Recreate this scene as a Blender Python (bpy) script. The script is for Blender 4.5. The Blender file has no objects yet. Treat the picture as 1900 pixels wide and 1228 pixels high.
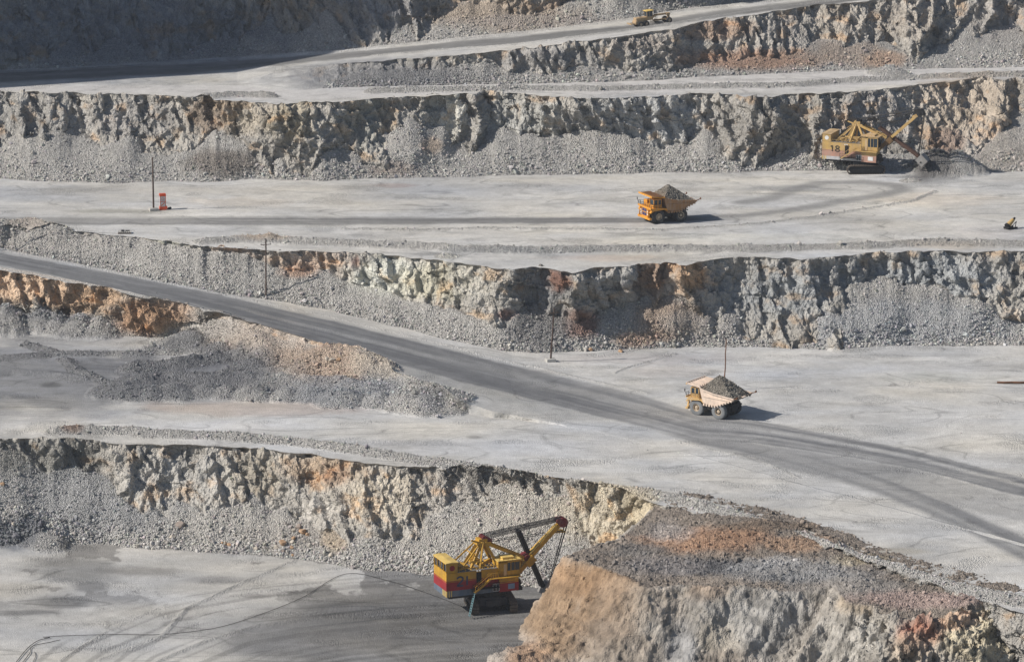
import bpy, bmesh, math, random
import numpy as np
from mathutils import Vector, Matrix
random.seed(7)
RNG = np.random.default_rng(11)
F32 = np.float32
C = bpy.context.scene.collection

# ------------------------------------------------------------------ image pixel frame
# (u, v) are image pixels, unprojected through the render camera to a level z.
FPX, CU, CV = 7800.0, 950.0, 614.0
HC, PITCH = 219.5, math.radians(13.2)
CP, SP = math.cos(PITCH), math.sin(PITCH)
def G(u, v, z):
    a = (np.asarray(u, float) - CU) / FPX
    b = (CV - np.asarray(v, float)) / FPX
    dz = -SP + b * CP
    t = (np.asarray(z, float) - HC) / dz
    return np.stack([a * t, (CP + b * SP) * t, HC + dz * t], -1)
def PX(p):
    p = np.asarray(p, float)
    x, y, z = p[..., 0], p[..., 1], p[..., 2] - HC
    d = y * CP - z * SP
    return CU + FPX * x / d, CV - FPX * (y * SP + z * CP) / d
def V(u, v, z): return Vector(G(u, v, z).tolist())

# ------------------------------------------------------------------ noise
TN = 64
TAB = [RNG.random((TN, TN, TN)).astype(F32) for _ in range(3)]
def vnoise(x, y, z, k=0):
    t = TAB[k % 3]
    x = np.asarray(x, F32) + F32(17.3 * k); y = np.asarray(y, F32) + F32(9.1 * k); z = np.asarray(z, F32) + F32(5.7 * k)
    x, y, z = np.broadcast_arrays(x, y, z)
    xi = np.floor(x); yi = np.floor(y); zi = np.floor(z)
    fx = x - xi; fy = y - yi; fz = z - zi
    fx = fx * fx * (3 - 2 * fx); fy = fy * fy * (3 - 2 * fy); fz = fz * fz * (3 - 2 * fz)
    xi = xi.astype(np.int32) & 63; yi = yi.astype(np.int32) & 63; zi = zi.astype(np.int32) & 63
    x1 = (xi + 1) & 63; y1 = (yi + 1) & 63; z1 = (zi + 1) & 63
    def L(a, b, f): return a + (b - a) * f
    return L(L(L(t[xi, yi, zi], t[x1, yi, zi], fx), L(t[xi, y1, zi], t[x1, y1, zi], fx), fy),
             L(L(t[xi, yi, z1], t[x1, yi, z1], fx), L(t[xi, y1, z1], t[x1, y1, z1], fx), fy), fz) * 2 - 1
def fbm(x, y, z, o=4, k=0, g=0.5, l=2.03):
    s = 0; a = 1.0; n = 0
    for i in range(o):
        s = s + a * vnoise(np.asarray(x) * l ** i, np.asarray(y) * l ** i, np.asarray(z) * l ** i, k + i)
        n += a; a *= g
    return s / n
def ridged(x, y, z, o=3, k=0, g=0.5):
    s = 0; a = 1.0; n = 0
    for i in range(o):
        q = 1 - np.abs(vnoise(np.asarray(x) * 2.1 ** i, np.asarray(y) * 2.1 ** i, np.asarray(z) * 2.1 ** i, k + i))
        s = s + a * q * q; n += a; a *= g
    return s / n
def facets(P, cell, k=0, sq=(1, 1, 1)):
    """broken-rock relief: nearest cell's tilted plane, plus a per-cell offset; returns (height, cell random, edge)"""
    X = (P / cell * np.array(sq)).astype(F32)
    I = np.floor(X).astype(np.int32)
    best = np.full(len(P), 9e9, F32); second = best.copy()
    h = np.zeros(len(P), F32); rnd = np.zeros(len(P), F32)
    t0, t1, t2 = TAB[k % 3], TAB[(k + 1) % 3], TAB[(k + 2) % 3]
    for dx in (-1, 0, 1):
        for dy in (-1, 0, 1):
            for dz in (-1, 0, 1):
                a = (I[:, 0] + dx); b = (I[:, 1] + dy); c = (I[:, 2] + dz)
                A, B, D = a & 63, b & 63, c & 63
                r0, r1, r2 = t0[A, B, D], t1[A, B, D], t2[A, B, D]
                vx = X[:, 0] - a - r0; vy = X[:, 1] - b - r1; vz = X[:, 2] - c - r2
                d = vx * vx + vy * vy + vz * vz
                m = d < best
                second = np.where(m, best, np.minimum(second, d))
                q1 = t1[B, D, A]; q2 = t2[D, A, B]; q0 = t0[D, B, A]
                hh = (vx * (q0 - .5) + vy * (q1 - .5) + vz * (q2 - .5)) * 2.4 + (q1 + q2 - 1) * 1.1
                h = np.where(m, hh, h); rnd = np.where(m, q0, rnd); best = np.minimum(best, d)
    return h, rnd, np.sqrt(second) - np.sqrt(best)
def sstep(a, b, x):
    t = np.clip((x - a) / (b - a), 0, 1); return t * t * (3 - 2 * t)
def crv(pts, u):
    pts = sorted(pts); return np.interp(u, [p[0] for p in pts], [p[1] for p in pts])
def smooth1(a, n):
    k = np.hanning(n + 2)[1:-1]; k /= k.sum()
    return np.convolve(np.pad(a, n // 2, mode='edge'), k, 'same')[n // 2:-(n // 2)]

# ------------------------------------------------------------------ object helpers
def tag(o, label=None, cat=None, group=None, kind=None):
    if label: o['label'] = label
    if cat: o['category'] = cat
    if group: o['group'] = group
    if kind: o['kind'] = kind
    return o
def link(name, me, mat=None, parent=None):
    o = bpy.data.objects.new(name, me); C.objects.link(o)
    if mat is not None:
        for m in (mat if isinstance(mat, (list, tuple)) else [mat]): me.materials.append(m)
    if parent is not None: o.parent = parent
    return o
def empty(name, loc, rz=0, label=None, cat=None, group=None, rot=None, scale=1):
    o = bpy.data.objects.new(name, None); C.objects.link(o)
    o.location = loc; o.rotation_euler = rot if rot is not None else (0, 0, rz); o.empty_display_size = .3
    o.scale = (scale,) * 3
    return tag(o, label, cat, group)
def np_mesh(name, verts, faces, smooth=False, attrs=None):
    """verts (n,3); faces (m,3|4)"""
    me = bpy.data.meshes.new(name)
    n, m, k = len(verts), len(faces), faces.shape[1]
    me.vertices.add(n); me.vertices.foreach_set('co', np.ascontiguousarray(verts, F32).ravel())
    me.loops.add(m * k); me.loops.foreach_set('vertex_index', np.ascontiguousarray(faces, np.int32).ravel())
    me.polygons.add(m)
    me.polygons.foreach_set('loop_start', np.arange(0, m * k, k, dtype=np.int32))
    me.polygons.foreach_set('use_smooth', np.full(m, smooth, bool))
    me.update(calc_edges=True)
    for nm, (typ, arr) in (attrs or {}).items():
        at = me.attributes.new(nm, typ, 'POINT')
        at.data.foreach_set('color' if 'COLOR' in typ else 'value', np.ascontiguousarray(arr, F32).ravel())
    return me

# ------------------------------------------------------------------ materials
def new_mat(name):
    m = bpy.data.materials.new(name); m.use_nodes = True
    return m, m.node_tree.nodes, m.node_tree.links, m.node_tree.nodes['Principled BSDF']
def terrain_mat(flat):
    m, N, L, b = new_mat('dusty_bench_ground' if flat else 'blasted_rock')
    b.inputs['Roughness'].default_value = .95
    b.inputs['Specular IOR Level'].default_value = .12
    col = N.new('ShaderNodeAttribute'); col.attribute_name = 'col'
    gr = N.new('ShaderNodeAttribute'); gr.attribute_name = 'grain'
    tc = N.new('ShaderNodeTexCoord')
    def voro(sc, feat='F1'):
        v = N.new('ShaderNodeTexVoronoi'); v.inputs['Scale'].default_value = sc; v.feature = feat
        v.inputs['Randomness'].default_value = 1; L.new(tc.outputs['Object'], v.inputs['Vector']); return v
    v1, v2 = voro(4.2), voro(8.5)
    n1 = N.new('ShaderNodeTexNoise'); n1.inputs['Scale'].default_value = .35; n1.inputs['Detail'].default_value = 4; n1.inputs['Roughness'].default_value = .65
    n2 = N.new('ShaderNodeTexNoise'); n2.inputs['Scale'].default_value = 2.2; n2.inputs['Detail'].default_value = 3; n2.inputs['Roughness'].default_value = .7
    L.new(tc.outputs['Object'], n1.inputs['Vector']); L.new(tc.outputs['Object'], n2.inputs['Vector'])
    def mth(op, a, b_, clamp=False):
        x = N.new('ShaderNodeMath'); x.operation = op; x.use_clamp = clamp
        for i, q in enumerate((a, b_)):
            if hasattr(q, 'links'): L.new(q, x.inputs[i])
            else: x.inputs[i].default_value = q
        return x.outputs[0]
    sep = N.new('ShaderNodeSeparateColor'); L.new(v1.outputs['Color'], sep.inputs[0])
    sep2 = N.new('ShaderNodeSeparateColor'); L.new(v2.outputs['Color'], sep2.inputs[0])
    cell = mth('ADD', mth('MULTIPLY', mth('SUBTRACT', sep.outputs[0], .5), .42), mth('MULTIPLY', mth('SUBTRACT', sep2.outputs[0], .5), .42))
    cell = mth('MULTIPLY', cell, gr.outputs['Fac'])
    nn = mth('ADD', mth('MULTIPLY', mth('SUBTRACT', n1.outputs['Fac'], .5), .5), mth('MULTIPLY', mth('SUBTRACT', n2.outputs['Fac'], .5), .35))
    if flat:
     fm = N.new('ShaderNodeAttribute'); fm.attribute_name = 'flatm'
     lines = None
     for (sx, sy, k, rz, seed) in ((.014, .05, 9.0, .12, 3.0), (.03, .05, 8.0, -.35, 11.0)):
         mp = N.new('ShaderNodeMapping'); mp.inputs['Scale'].default_value = (sx, sy, 0); mp.inputs['Rotation'].default_value = (0, 0, rz); mp.inputs['Location'].default_value = (seed, seed * .7, seed)
         L.new(tc.outputs['Object'], mp.inputs[0])
         q = N.new('ShaderNodeTexNoise'); q.inputs['Scale'].default_value = 1; q.inputs['Detail'].default_value = 2.5; q.inputs['Roughness'].default_value = .35; L.new(mp.outputs[0], q.inputs['Vector'])
         w = mth('PINGPONG', mth('MULTIPLY', q.outputs['Fac'], k), .5)
         l = N.new('ShaderNodeMapRange'); l.inputs['From Min'].default_value = .0; l.inputs['From Max'].default_value = .07; l.inputs['To Min'].default_value = 1; l.inputs['To Max'].default_value = 0; L.new(w, l.inputs['Value'])
         q2 = N.new('ShaderNodeTexNoise'); q2.inputs['Scale'].default_value = .045; q2.inputs['Detail'].default_value = 1; L.new(mp.outputs[0], q2.inputs['Vector']); q2.inputs['Scale'].default_value = 2.6
         g = N.new('ShaderNodeMapRange'); g.inputs['From Min'].default_value = .46; g.inputs['From Max'].default_value = .62; L.new(q2.outputs['Fac'], g.inputs['Value'])
         l2 = mth('MULTIPLY', l.outputs[0], g.outputs[0]); lines = l2 if lines is None else mth('MAXIMUM', lines, l2)
     n3 = N.new('ShaderNodeTexNoise'); n3.inputs['Scale'].default_value = .9; n3.inputs['Detail'].default_value = 4; n3.inputs['Roughness'].default_value = .8; L.new(tc.outputs['Object'], n3.inputs['Vector'])
     mark = mth('MULTIPLY', mth('MULTIPLY', lines, n3.outputs['Fac']), mth('MULTIPLY', fm.outputs['Fac'], -.62))
     spk = mth('MULTIPLY', mth('SUBTRACT', n3.outputs['Fac'], .5), mth('MULTIPLY', fm.outputs['Fac'], .42))
     fac = mth('ADD', mth('ADD', mth('ADD', cell, nn), mth('ADD', mark, spk)), 1.0)
    else: fac = mth('ADD', mth('ADD', cell, nn), 1.0)
    sc = N.new('ShaderNodeVectorMath'); sc.operation = 'SCALE'
    L.new(col.outputs['Color'], sc.inputs[0]); L.new(fac, sc.inputs['Scale']); L.new(sc.outputs[0], b.inputs['Base Color'])
    hgt = mth('MULTIPLY', v1.outputs['Distance'], mth('MULTIPLY', gr.outputs['Fac'], -.42))
    if not flat:
        rk = N.new('ShaderNodeAttribute'); rk.attribute_name = 'rockm'
        mpr = N.new('ShaderNodeMapping'); mpr.inputs['Rotation'].default_value = (0, .42, 0); mpr.inputs['Scale'].default_value = (1.5, 1.2, .75); L.new(tc.outputs['Object'], mpr.inputs[0])
        vr = N.new('ShaderNodeTexVoronoi'); vr.inputs['Scale'].default_value = 1; vr.distance = 'CHEBYCHEV'; L.new(mpr.outputs[0], vr.inputs['Vector'])
        hgt = mth('ADD', hgt, mth('MULTIPLY', mth('MULTIPLY', vr.outputs['Distance'], -.70), rk.outputs['Fac']))
    hgt = mth('ADD', hgt, mth('MULTIPLY', n2.outputs['Fac'], mth('ADD', mth('MULTIPLY', gr.outputs['Fac'], .16), .01)))
    bp = N.new('ShaderNodeBump'); bp.inputs['Strength'].default_value = .9; bp.inputs['Distance'].default_value = 1.0
    L.new(hgt, bp.inputs['Height']); L.new(bp.outputs[0], b.inputs['Normal'])
    return m
M_TERR = terrain_mat(False); M_FLAT = terrain_mat(True)

# ------------------------------------------------------------------ terrain curves (u, v)
L0, L1, L2, L3 = 0.0, 16.0, 32.0, 48.0
us = np.concatenate([np.arange(-420, -60, 5.0), np.arange(-60, 1960, 1.5), np.arange(1960, 2330, 5.0)])
NU = len(us)
def cj(pts, amp=0, sc=40, k=0, sm=0):
    v = crv(pts, us)
    if sm: v = smooth1(v, sm)
    if amp: v = v + amp * fbm(us / sc, 0.3 + k * 3.1, 0.7, 4, k)
    return v
# face 1 (pit floor -> lower bench)
A0 = cj([(-400, 1480), (2300, 1480)])
T1 = cj([(-400, 1010), (-40, 1018), (90, 1008), (200, 1010), (300, 1018), (400, 1024), (500, 1030), (600, 1042), (650, 1055), (760, 1062), (870, 1074), (960, 1085), (1060, 1095), (1210, 1110), (1430, 1165), (1766, 1280), (2300, 1400)], 4, 50, 1, 40)
M1 = cj([(-400, 850), (0, 850), (60, 868), (110, 893), (160, 882), (230, 912), (300, 935), (400, 945), (450, 957), (480, 940), (530, 925), (580, 940), (640, 970), (750, 978), (800, 955), (860, 965), (950, 972), (1040, 990), (1100, 1010), (1210, 1015), (1430, 1080), (1766, 1190), (2300, 1320)], 9, 30, 2)
K1 = cj([(-400, 800), (0, 815), (120, 812), (240, 822), (400, 829), (480, 831), (560, 839), (640, 851), (700, 859), (750, 863), (800, 867), (860, 874), (950, 884), (1040, 893), (1100, 905), (1160, 918), (1210, 934), (1260, 940), (1428, 986), (1597, 1049), (1766, 1099), (1900, 1130), (2300, 1228)], 3, 25, 3)
# ramp embankment (lower bench -> ramp)
TE = cj([(-400, 590), (0, 612), (150, 620), (340, 627), (420, 655), (500, 690), (600, 708), (680, 725), (760, 742), (850, 766), (950, 776), (1100, 800), (1300, 850), (1500, 905), (1900, 1012), (2300, 1100)], 4, 40, 4, 30)
KE = cj([(-400, 430), (0, 502), (100, 520), (200, 536), (330, 568), (400, 582), (500, 607), (640, 652), (690, 668), (775, 718), (850, 748), (950, 770), (1100, 797), (1300, 847), (1500, 902), (1900, 1008), (2300, 1096)], 2.5, 30, 5)
# face 2 (ramp / lower bench -> middle bench)
T2 = cj([(-400, 395), (0, 461), (100, 480), (200, 500), (300, 524), (400, 543), (500, 556), (600, 574), (700, 597), (800, 622), (880, 640), (940, 652), (1000, 655), (1080, 652), (1200, 646), (1400, 642), (1560, 650), (1700, 641), (1900, 640), (2300, 640)], 3, 40, 6, 20)
M2 = cj([(-400, 380), (0, 432), (100, 438), (200, 446), (300, 464), (400, 480), (460, 490), (500, 506), (540, 515), (600, 512), (650, 524), (720, 535), (800, 558), (860, 570), (900, 560), (940, 590), (980, 600), (1050, 610), (1110, 600), (1150, 590), (1200, 570), (1280, 556), (1350, 562), (1400, 582), (1500, 586), (1600, 578), (1700, 560), (1800, 562), (1900, 568), (2300, 560)], 8, 30, 7)
K2 = cj([(-400, 366), (0, 425), (100, 426), (200, 437), (300, 446), (400, 462), (500, 466), (640, 468), (700, 472), (800, 481), (880, 490), (950, 500), (1000, 497), (1060, 500), (1100, 489), (1200, 487), (1280, 485), (1400, 479), (1500, 481), (1560, 479), (1700, 468), (1800, 465), (1900, 463), (2300, 460)], 3.6, 25, 8)
# face 3 (middle bench -> upper bench)
T3 = cj([(-400, 330), (0, 332), (100, 336), (200, 340), (300, 336), (400, 336), (500, 332), (600, 335), (700, 330), (800, 328), (1000, 325), (1200, 320), (1400, 318), (1540, 315), (1640, 318), (1740, 322), (1900, 318), (2300, 318)], 3, 50, 9, 20)
M3 = cj([(-400, 270), (-20, 285), (20, 262), (60, 240), (100, 255), (140, 272), (200, 284), (250, 290), (300, 292), (350, 288), (400, 262), (440, 290), (500, 292), (560, 285), (600, 250), (640, 240), (680, 292), (720, 292), (760, 268), (800, 280), (850, 288), (900, 268), (1000, 272), (1060, 250), (1110, 268), (1150, 270), (1300, 262), (1360, 272), (1450, 268), (1540, 262), (1600, 255), (1680, 262), (1750, 250), (1800, 270), (1900, 240), (2300, 250)], 8, 26, 10)
K3 = cj([(-400, 165), (0, 170), (100, 172), (200, 175), (300, 179), (350, 183), (400, 187), (500, 186), (640, 188), (720, 186), (760, 183), (850, 179), (900, 173), (960, 173), (1000, 176), (1100, 181), (1200, 179), (1300, 173), (1400, 173), (1500, 172), (1560, 168), (1600, 165), (1700, 158), (1800, 150), (1900, 148), (2300, 140)], 3.6, 25, 11)
# face 4 (upper bench -> upper ramp)
T4 = cj([(-400, 168), (0, 160), (300, 158), (440, 158), (500, 164), (560, 166), (640, 161), (800, 158), (1000, 155), (1200, 150), (1300, 143), (1500, 133), (1700, 128), (1900, 124), (2300, 112)], 1.5, 50, 12, 20)
M4 = cj([(-400, 167), (0, 159), (440, 156), (500, 152), (550, 152), (640, 143), (700, 138), (800, 132), (900, 124), (1000, 124), (1050, 104), (1100, 112), (1200, 104), (1300, 100), (1400, 90), (1450, 92), (1540, 84), (1600, 78), (1650, 52), (1700, 85), (1760, 92), (1800, 72), (1900, 70), (2300, 40)], 5, 30, 13)
K4 = cj([(-400, 166), (0, 158), (440, 154), (480, 146), (510, 134), (550, 130), (640, 119), (740, 111), (850, 104), (950, 92), (1050, 78), (1150, 66), (1200, 58), (1260, 48), (1300, 40), (1400, 28), (1500, 13), (1600, 3), (1700, -6), (1900, -24), (2300, -60)], 3.6, 25, 14)
# face 5 (upper ramp -> rim)
T5 = cj([(-400, 140), (0, 131), (150, 123), (300, 113), (450, 104), (640, 92), (800, 75), (950, 60), (1050, 49), (1150, 36), (1270, 16), (1400, 1), (1500, -8), (1900, -48), (2300, -85)], 1.5, 40, 15, 20)
M5 = cj([(-400, 100), (0, 92), (200, 86), (400, 78), (560, 72), (640, 72), (720, 48), (800, 50), (900, 40), (1050, 24), (1200, 6), (1300, -12), (1900, -75), (2300, -120)], 6, 30, 16)
K5 = cj([(-400, -60), (0, -75), (640, -100), (1270, -140), (1900, -210), (2300, -240)], 3.6, 25, 17)
END = K5 - 130
zR = crv([(-400, 31), (0, 28.0), (495, 22.6), (800, 18.6), (880, 17.6), (950, 16.7), (1060, 16.1), (1300, 16), (2300, 16)], us)   # ramp level
zU = crv([(-400, 48), (440, 48), (520, 49.5), (700, 52.3), (1000, 55.6), (1200, 58.0), (1600, 62), (2300, 67)], us)  # upper ramp level
zc = lambda c: np.full(NU, float(c))
# strips from near to far: (kind, v0, z0, v1, z1, mid curve, rows)
STR = [
 ('flat', A0, zc(L0), T1, zc(L0), None, 210),
 ('face', T1, zc(L0), K1, zc(L1), M1, 170),
 ('flat', K1, zc(L1), TE, zc(L1), None, 165),
 ('face', TE, zc(L1), KE, zR, .72, 90),
 ('flat', KE, zR, T2, zR, None, 150),
 ('face', T2, zR, K2, zc(L2), M2, 145),
 ('flat', K2, zc(L2), T3, zc(L2), None, 100),
 ('face', T3, zc(L2), K3, zc(L3), M3, 130),
 ('flat', K3, zc(L3), T4, zc(L3), None, 40),
 ('face', T4, zc(L3), K4, zU, M4, 90),
 ('flat', K4, zU, T5, zU, None, 45),
 ('face', T5, zU, K5, zU + 22, M5, 110),
 ('flat', K5, zU + 22, END, zU + 22, None, 20)]
FACE_AMP = {1: .72, 3: .75, 5: 1.25, 7: 1.45, 9: 1.15, 11: 1.3}
rowsP, rowsU, rowsV, rowsRock, rowsTal, rowsStrip, rowsT, rowsH = [], [], [], [], [], [], [], []
def rock_relief(P, k, slant):
    """horizontal relief (metres, + = toward the pit) of a blasted face"""
    x, y, z = P[..., 0], P[..., 1], P[..., 2]
    w = fbm(x / 17, y / 30, z / 12, 3, k) * 9
    xs = x + slant * z + w
    env = sstep(-.45, .25, fbm(x / 38, y / 90, .3, 2, k + 6))          # quieter and bolder stretches
    rib = ridged(xs / 14.5, y / 90, z / 60, 2, k + 1) * (1.2 + 5.0 * env)
    rib2 = ridged(xs / 5.2, y / 60, z / 18, 2, k + 5) * (.5 + .9 * env)
    big = fbm(x / 30, y / 60, z / 34, 2, k + 3) * 4.6
    bay = ridged((xs + 7) / 31, y / 200, z / 90, 1, k + 8) ; big = big + (bay - .5) * 5.5
    led = fbm(x / 5, y / 9, z / 2.4, 3, k + 4) * .8 + ridged((x - 1.1 * z) / 8, y / 40, z / 50, 2, k + 9) * 2.2 * sstep(.1, -.3, fbm(x / 30, .4, .6, 2, k + 2))
    return rib + rib2 + big + led - 2.6 - 1.8 * env
crest_disp = None
for si, (kind, v0, z0, v1, z1, mid, n) in enumerate(STR):
    last = si == len(STR) - 1
    tt = np.arange(n) / n if not last else np.arange(n) / (n - 1)
    if kind == 'face':
        v1 = np.minimum(v1, v0 - .4)
        T = G(us, v0, z0); K = G(us, v1, z1)
        Hh = np.maximum(z1 - z0, .02)
        vm = (v0 + (v1 - v0) * np.interp(us, [320, 420], [.28, .93])) if isinstance(mid, float) else mid
        f = np.clip((v0 - vm) / (v0 - v1), .12, .9)
        q = (f / 1.28) / (f / 1.28 + (1 - f) / 1.065)
        M = G(us, v0 + (v1 - v0) * f, z0 + Hh * q)
        amp = FACE_AMP[si] * np.clip((Hh - 1.2) / 13, 0, 1.1) ** .8
        if si == 5: amp = amp * (.42 + .85 * sstep(880, 1000, us))
        if si == 3: amp = amp * (1 - .5 * sstep(330, 420, us))
        Z = z0[None] + Hh[None] * tt[:, None]
        ar = (tt[:, None] - q[None]) / (1 - q[None])
        Pr = M[None] + (K - M)[None] * ar[..., None]
        at = tt[:, None] / q[None]
        Pt = T[None] + (M - T)[None] * at[..., None]
        sl = .55 * vnoise(us / 260, si * 1.7, .2, si)[None]
        dr = rock_relief(Pr, si * 7, sl) * amp[None] - .7 + (0 if si != 5 else (3.2 * np.exp(-((us - 905) / 38) ** 2) - 5.0 * np.exp(-((us - 1000) / 50) ** 2))[None]) - (1.1 * sstep(1080, 1350, us)[None] if si == 5 else -1.0 * np.exp(-((us - 690) / 170) ** 2)[None] if si == 1 else 0)
        # crest stays a little quieter, a worn lip
        dr = dr * (1 - .38 * sstep(.88, 1, tt))[:, None]
        un = us[None] + Pt[..., 2] * 0
        ww = 150 if si == 5 else 95
        cn = 1 - np.sqrt(vnoise(un / ww + .35 * vnoise(un / 60, si, .7, 0), si * 2.3, .5, si + 3) ** 2 + .02) + .14 * vnoise(un / 31, si * 1.9, .3, si + 1)
        cones = ((cn - .62) * (8.0 if si == 1 else 5.5) * (.5 + .8 * sstep(-.4, .4, vnoise(un / 210, si * 1.3, .8, 1))) * (1 - .75 * sstep(.45, .9, tt))[:, None] + .1) + fbm(Pt[..., 0] / 9, Pt[..., 1] / 9, Z / 30, 3, si) * 1.2
        dt = cones * amp[None] * (sstep(0, .35, tt) * 1.0)[:, None]
        yr = Pr[..., 1] - dr; yt = Pt[..., 1] - dt
        tal = sstep(.25, -.25, yt - yr)          # 1 where scree is outermost
        P = np.where((yt < yr)[..., None], np.stack([Pt[..., 0], yt, Z], -1), np.stack([Pr[..., 0], yr, Z], -1))
        # never let the face run behind its foot
        P[..., 1] = np.maximum(P[..., 1], (T[:, 1] - 3.0)[None])
        vv = v0[None] + (v1 - v0)[None] * tt[:, None]
        # image v of the real point
        _, vv = PX(P)
        act = sstep(1.5, 4, Hh)[None]
        rowsH.append(np.broadcast_to(np.clip(Hh / 11, .12, 1) ** .8, tal.shape)); rowsRock.append((1 - tal) * act); rowsTal.append(np.clip(tal * act, 0, 1))
        crest_disp = (Pr[..., 1] - P[..., 1])[-1]
        crest_disp = crest_disp
    else:
        v1 = np.minimum(v1, v0 - .4)
        vv = v0[None] + (v1 - v0)[None] * tt[:, None]
        Z = z0[None] + (z1 - z0)[None] * tt[:, None]
        P = G(us[None] + vv * 0, vv, Z)
        if crest_disp is not None:
            d = P[..., 1] - P[0, :, 1][None]
            wdt = np.exp(-d / 4.0)
            tot = (P[-1, :, 1] - P[0, :, 1])[None]
            P[..., 1] = P[..., 1] - crest_disp[None] * wdt * np.clip(1 - d / np.maximum(tot, .1), 0, 1)
        rowsH.append(np.ones_like(vv)); rowsRock.append(np.zeros_like(vv)); rowsTal.append(np.zeros_like(vv))
    rowsP.append(P); rowsV.append(vv); rowsU.append(np.broadcast_to(us, vv.shape))
    rowsStrip.append(np.full(vv.shape, si)); rowsT.append(np.broadcast_to(tt[:, None], vv.shape))
P = np.concatenate(rowsP); Uu = np.concatenate(rowsU); Vv = np.concatenate(rowsV)
ROCK = np.concatenate(rowsRock).astype(F32); TAL = np.concatenate(rowsTal).astype(F32)
SI = np.concatenate(rowsStrip); TT = np.concatenate(rowsT)
NR = P.shape[0]
print('terrain grid', NR, NU, NR * NU)
shape = P.shape[:2]
P = P.reshape(-1, 3); Uu = Uu.ravel(); Vv = Vv.ravel(); ROCK = ROCK.ravel(); TAL = TAL.ravel(); SI = SI.ravel(); TT = TT.ravel()
FLAT = np.clip(1 - ROCK - TAL, 0, 1)

# ------------------------------------------------------------------ berms, windrows, spoil heaps
BERM = np.zeros(len(P), F32)
HAMP = np.concatenate(rowsH).ravel()
def seg_dist(P2, line):
    """distance of points to polyline + parameter"""
    best = np.full(len(P2), 1e9)
    for a, b in zip(line[:-1], line[1:]):
        ab = b - a; t = np.clip(((P2 - a) @ ab) / max(ab @ ab, 1e-6), 0, 1)
        d = np.hypot(*(P2 - a - t[:, None] * ab).T)
        best = np.minimum(best, d)
    return best
RIDGES = [  # name, [(u,v)...], level, half width, height, roughness
 ([(105, 803), (140, 800), (200, 801), (262, 802)], L1, 2.6, 1.5, 1),
 ([(262, 806), (420, 812), (560, 823), (640, 834), (760, 853), (900, 874), (1050, 896), (1200, 918), (1260, 928), (1428, 977), (1597, 1040), (1766, 1090), (1900, 1120), (2300, 1218)], L1, 2.7, 1.5, 1),
 ([(-60, 425), (0, 421), (60, 417), (110, 428)], L2, 3.2, 2.0, 1),
 ([(380, 450), (440, 446), (500, 446), (570, 451), (640, 454), (760, 458), (850, 464), (950, 466), (1200, 464), (1400, 464), (1600, 459), (1740, 452), (1900, 456), (2300, 450)], L2, 2.8, 1.5, 1),
 ([(640, 425), (760, 427), (900, 424), (1100, 426), (1230, 427), (1400, 416), (1500, 404), (1580, 392), (1690, 374), (1735, 356)], L2, .9, .45, 1),
 ([(380, 182), (440, 178), (500, 180)], L3, 2.6, 1.6, 1),
 ([(690, 172), (800, 169), (960, 166), (1100, 168), (1300, 163), (1480, 160), (1560, 153), (1750, 144), (1900, 140), (2300, 132)], L3, 2.4, 1.4, 1),
 ([(-60, 702), (20, 690), (90, 694), (160, 704)], L1, 3.0, .8, 1),
 ([(-60, 668), (20, 664), (80, 660)], L1, 2.6, .9, 1),
 ([(0, 463), (200, 503), (400, 544), (600, 586), (800, 634), (1000, 683), (1200, 730)], None, .9, .38, 1),
 ([(0, 498), (200, 538), (400, 586), (600, 645), (680, 668)], None, .9, .5, 1),
 ([(50, 641), (111, 658), (202, 657), (324, 656)], L1, 2.2, .9, 1),
 ([(120, 668), (145, 690), (200, 712), (236, 727)], L1, 2.2, .9, 1),
 ([(250, 686), (330, 680), (380, 672), (430, 664), (470, 668), (490, 682)], L1, 4.0, 2.4, 1),
 ([(236, 728), (262, 716), (303, 710), (370, 712), (438, 712), (540, 716), (640, 722), (700, 738), (760, 750), (812, 758)], L1, 8.0, 3.0, 1),
 ([(420, 697), (470, 694), (520, 697), (545, 700)], L1, 4.0, 2.0, 1),
 ([(560, 700), (600, 698), (650, 704), (690, 716)], L1, 6.0, 4.2, 1),
 ([(-60, 1004), (0, 1000), (60, 1002), (88, 1012)], L0, 5.0, 3.2, 1),
 ([(180, 1226), (300, 1180), (345, 1130), (440, 1085), (545, 1040)], L0, .9, .35, 1),
 ([(280, 1232), (380, 1190), (480, 1160), (640, 1140), (800, 1125)], L0, 1.0, .4, 1),
 ([(110, 1225), (200, 1170), (290, 1130), (400, 1110), (600, 1080)], L0, .6, .22, 1),
 ([(1140, 693), (1160, 684), (1200, 672), (1255, 657)], L1, .5, .4, 1),
 ([(1250, 815), (1300, 830), (1400, 850), (1480, 885)], L1, .6, .22, 1),
 ([(1560, 652), (1640, 645), (1740, 648)], L1, 2.0, .6, 1),
 ([(690, 105), (800, 95), (950, 84), (1050, 71), (1150, 58), (1260, 41), (1400, 20), (1600, -5)], None, .9, .5, 1),
 ([(-60, 137), (200, 127), (450, 108), (640, 96), (800, 79), (950, 64), (1150, 40), (1270, 20), (1500, -4)], None, 1.2, .6, 1),
]
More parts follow.
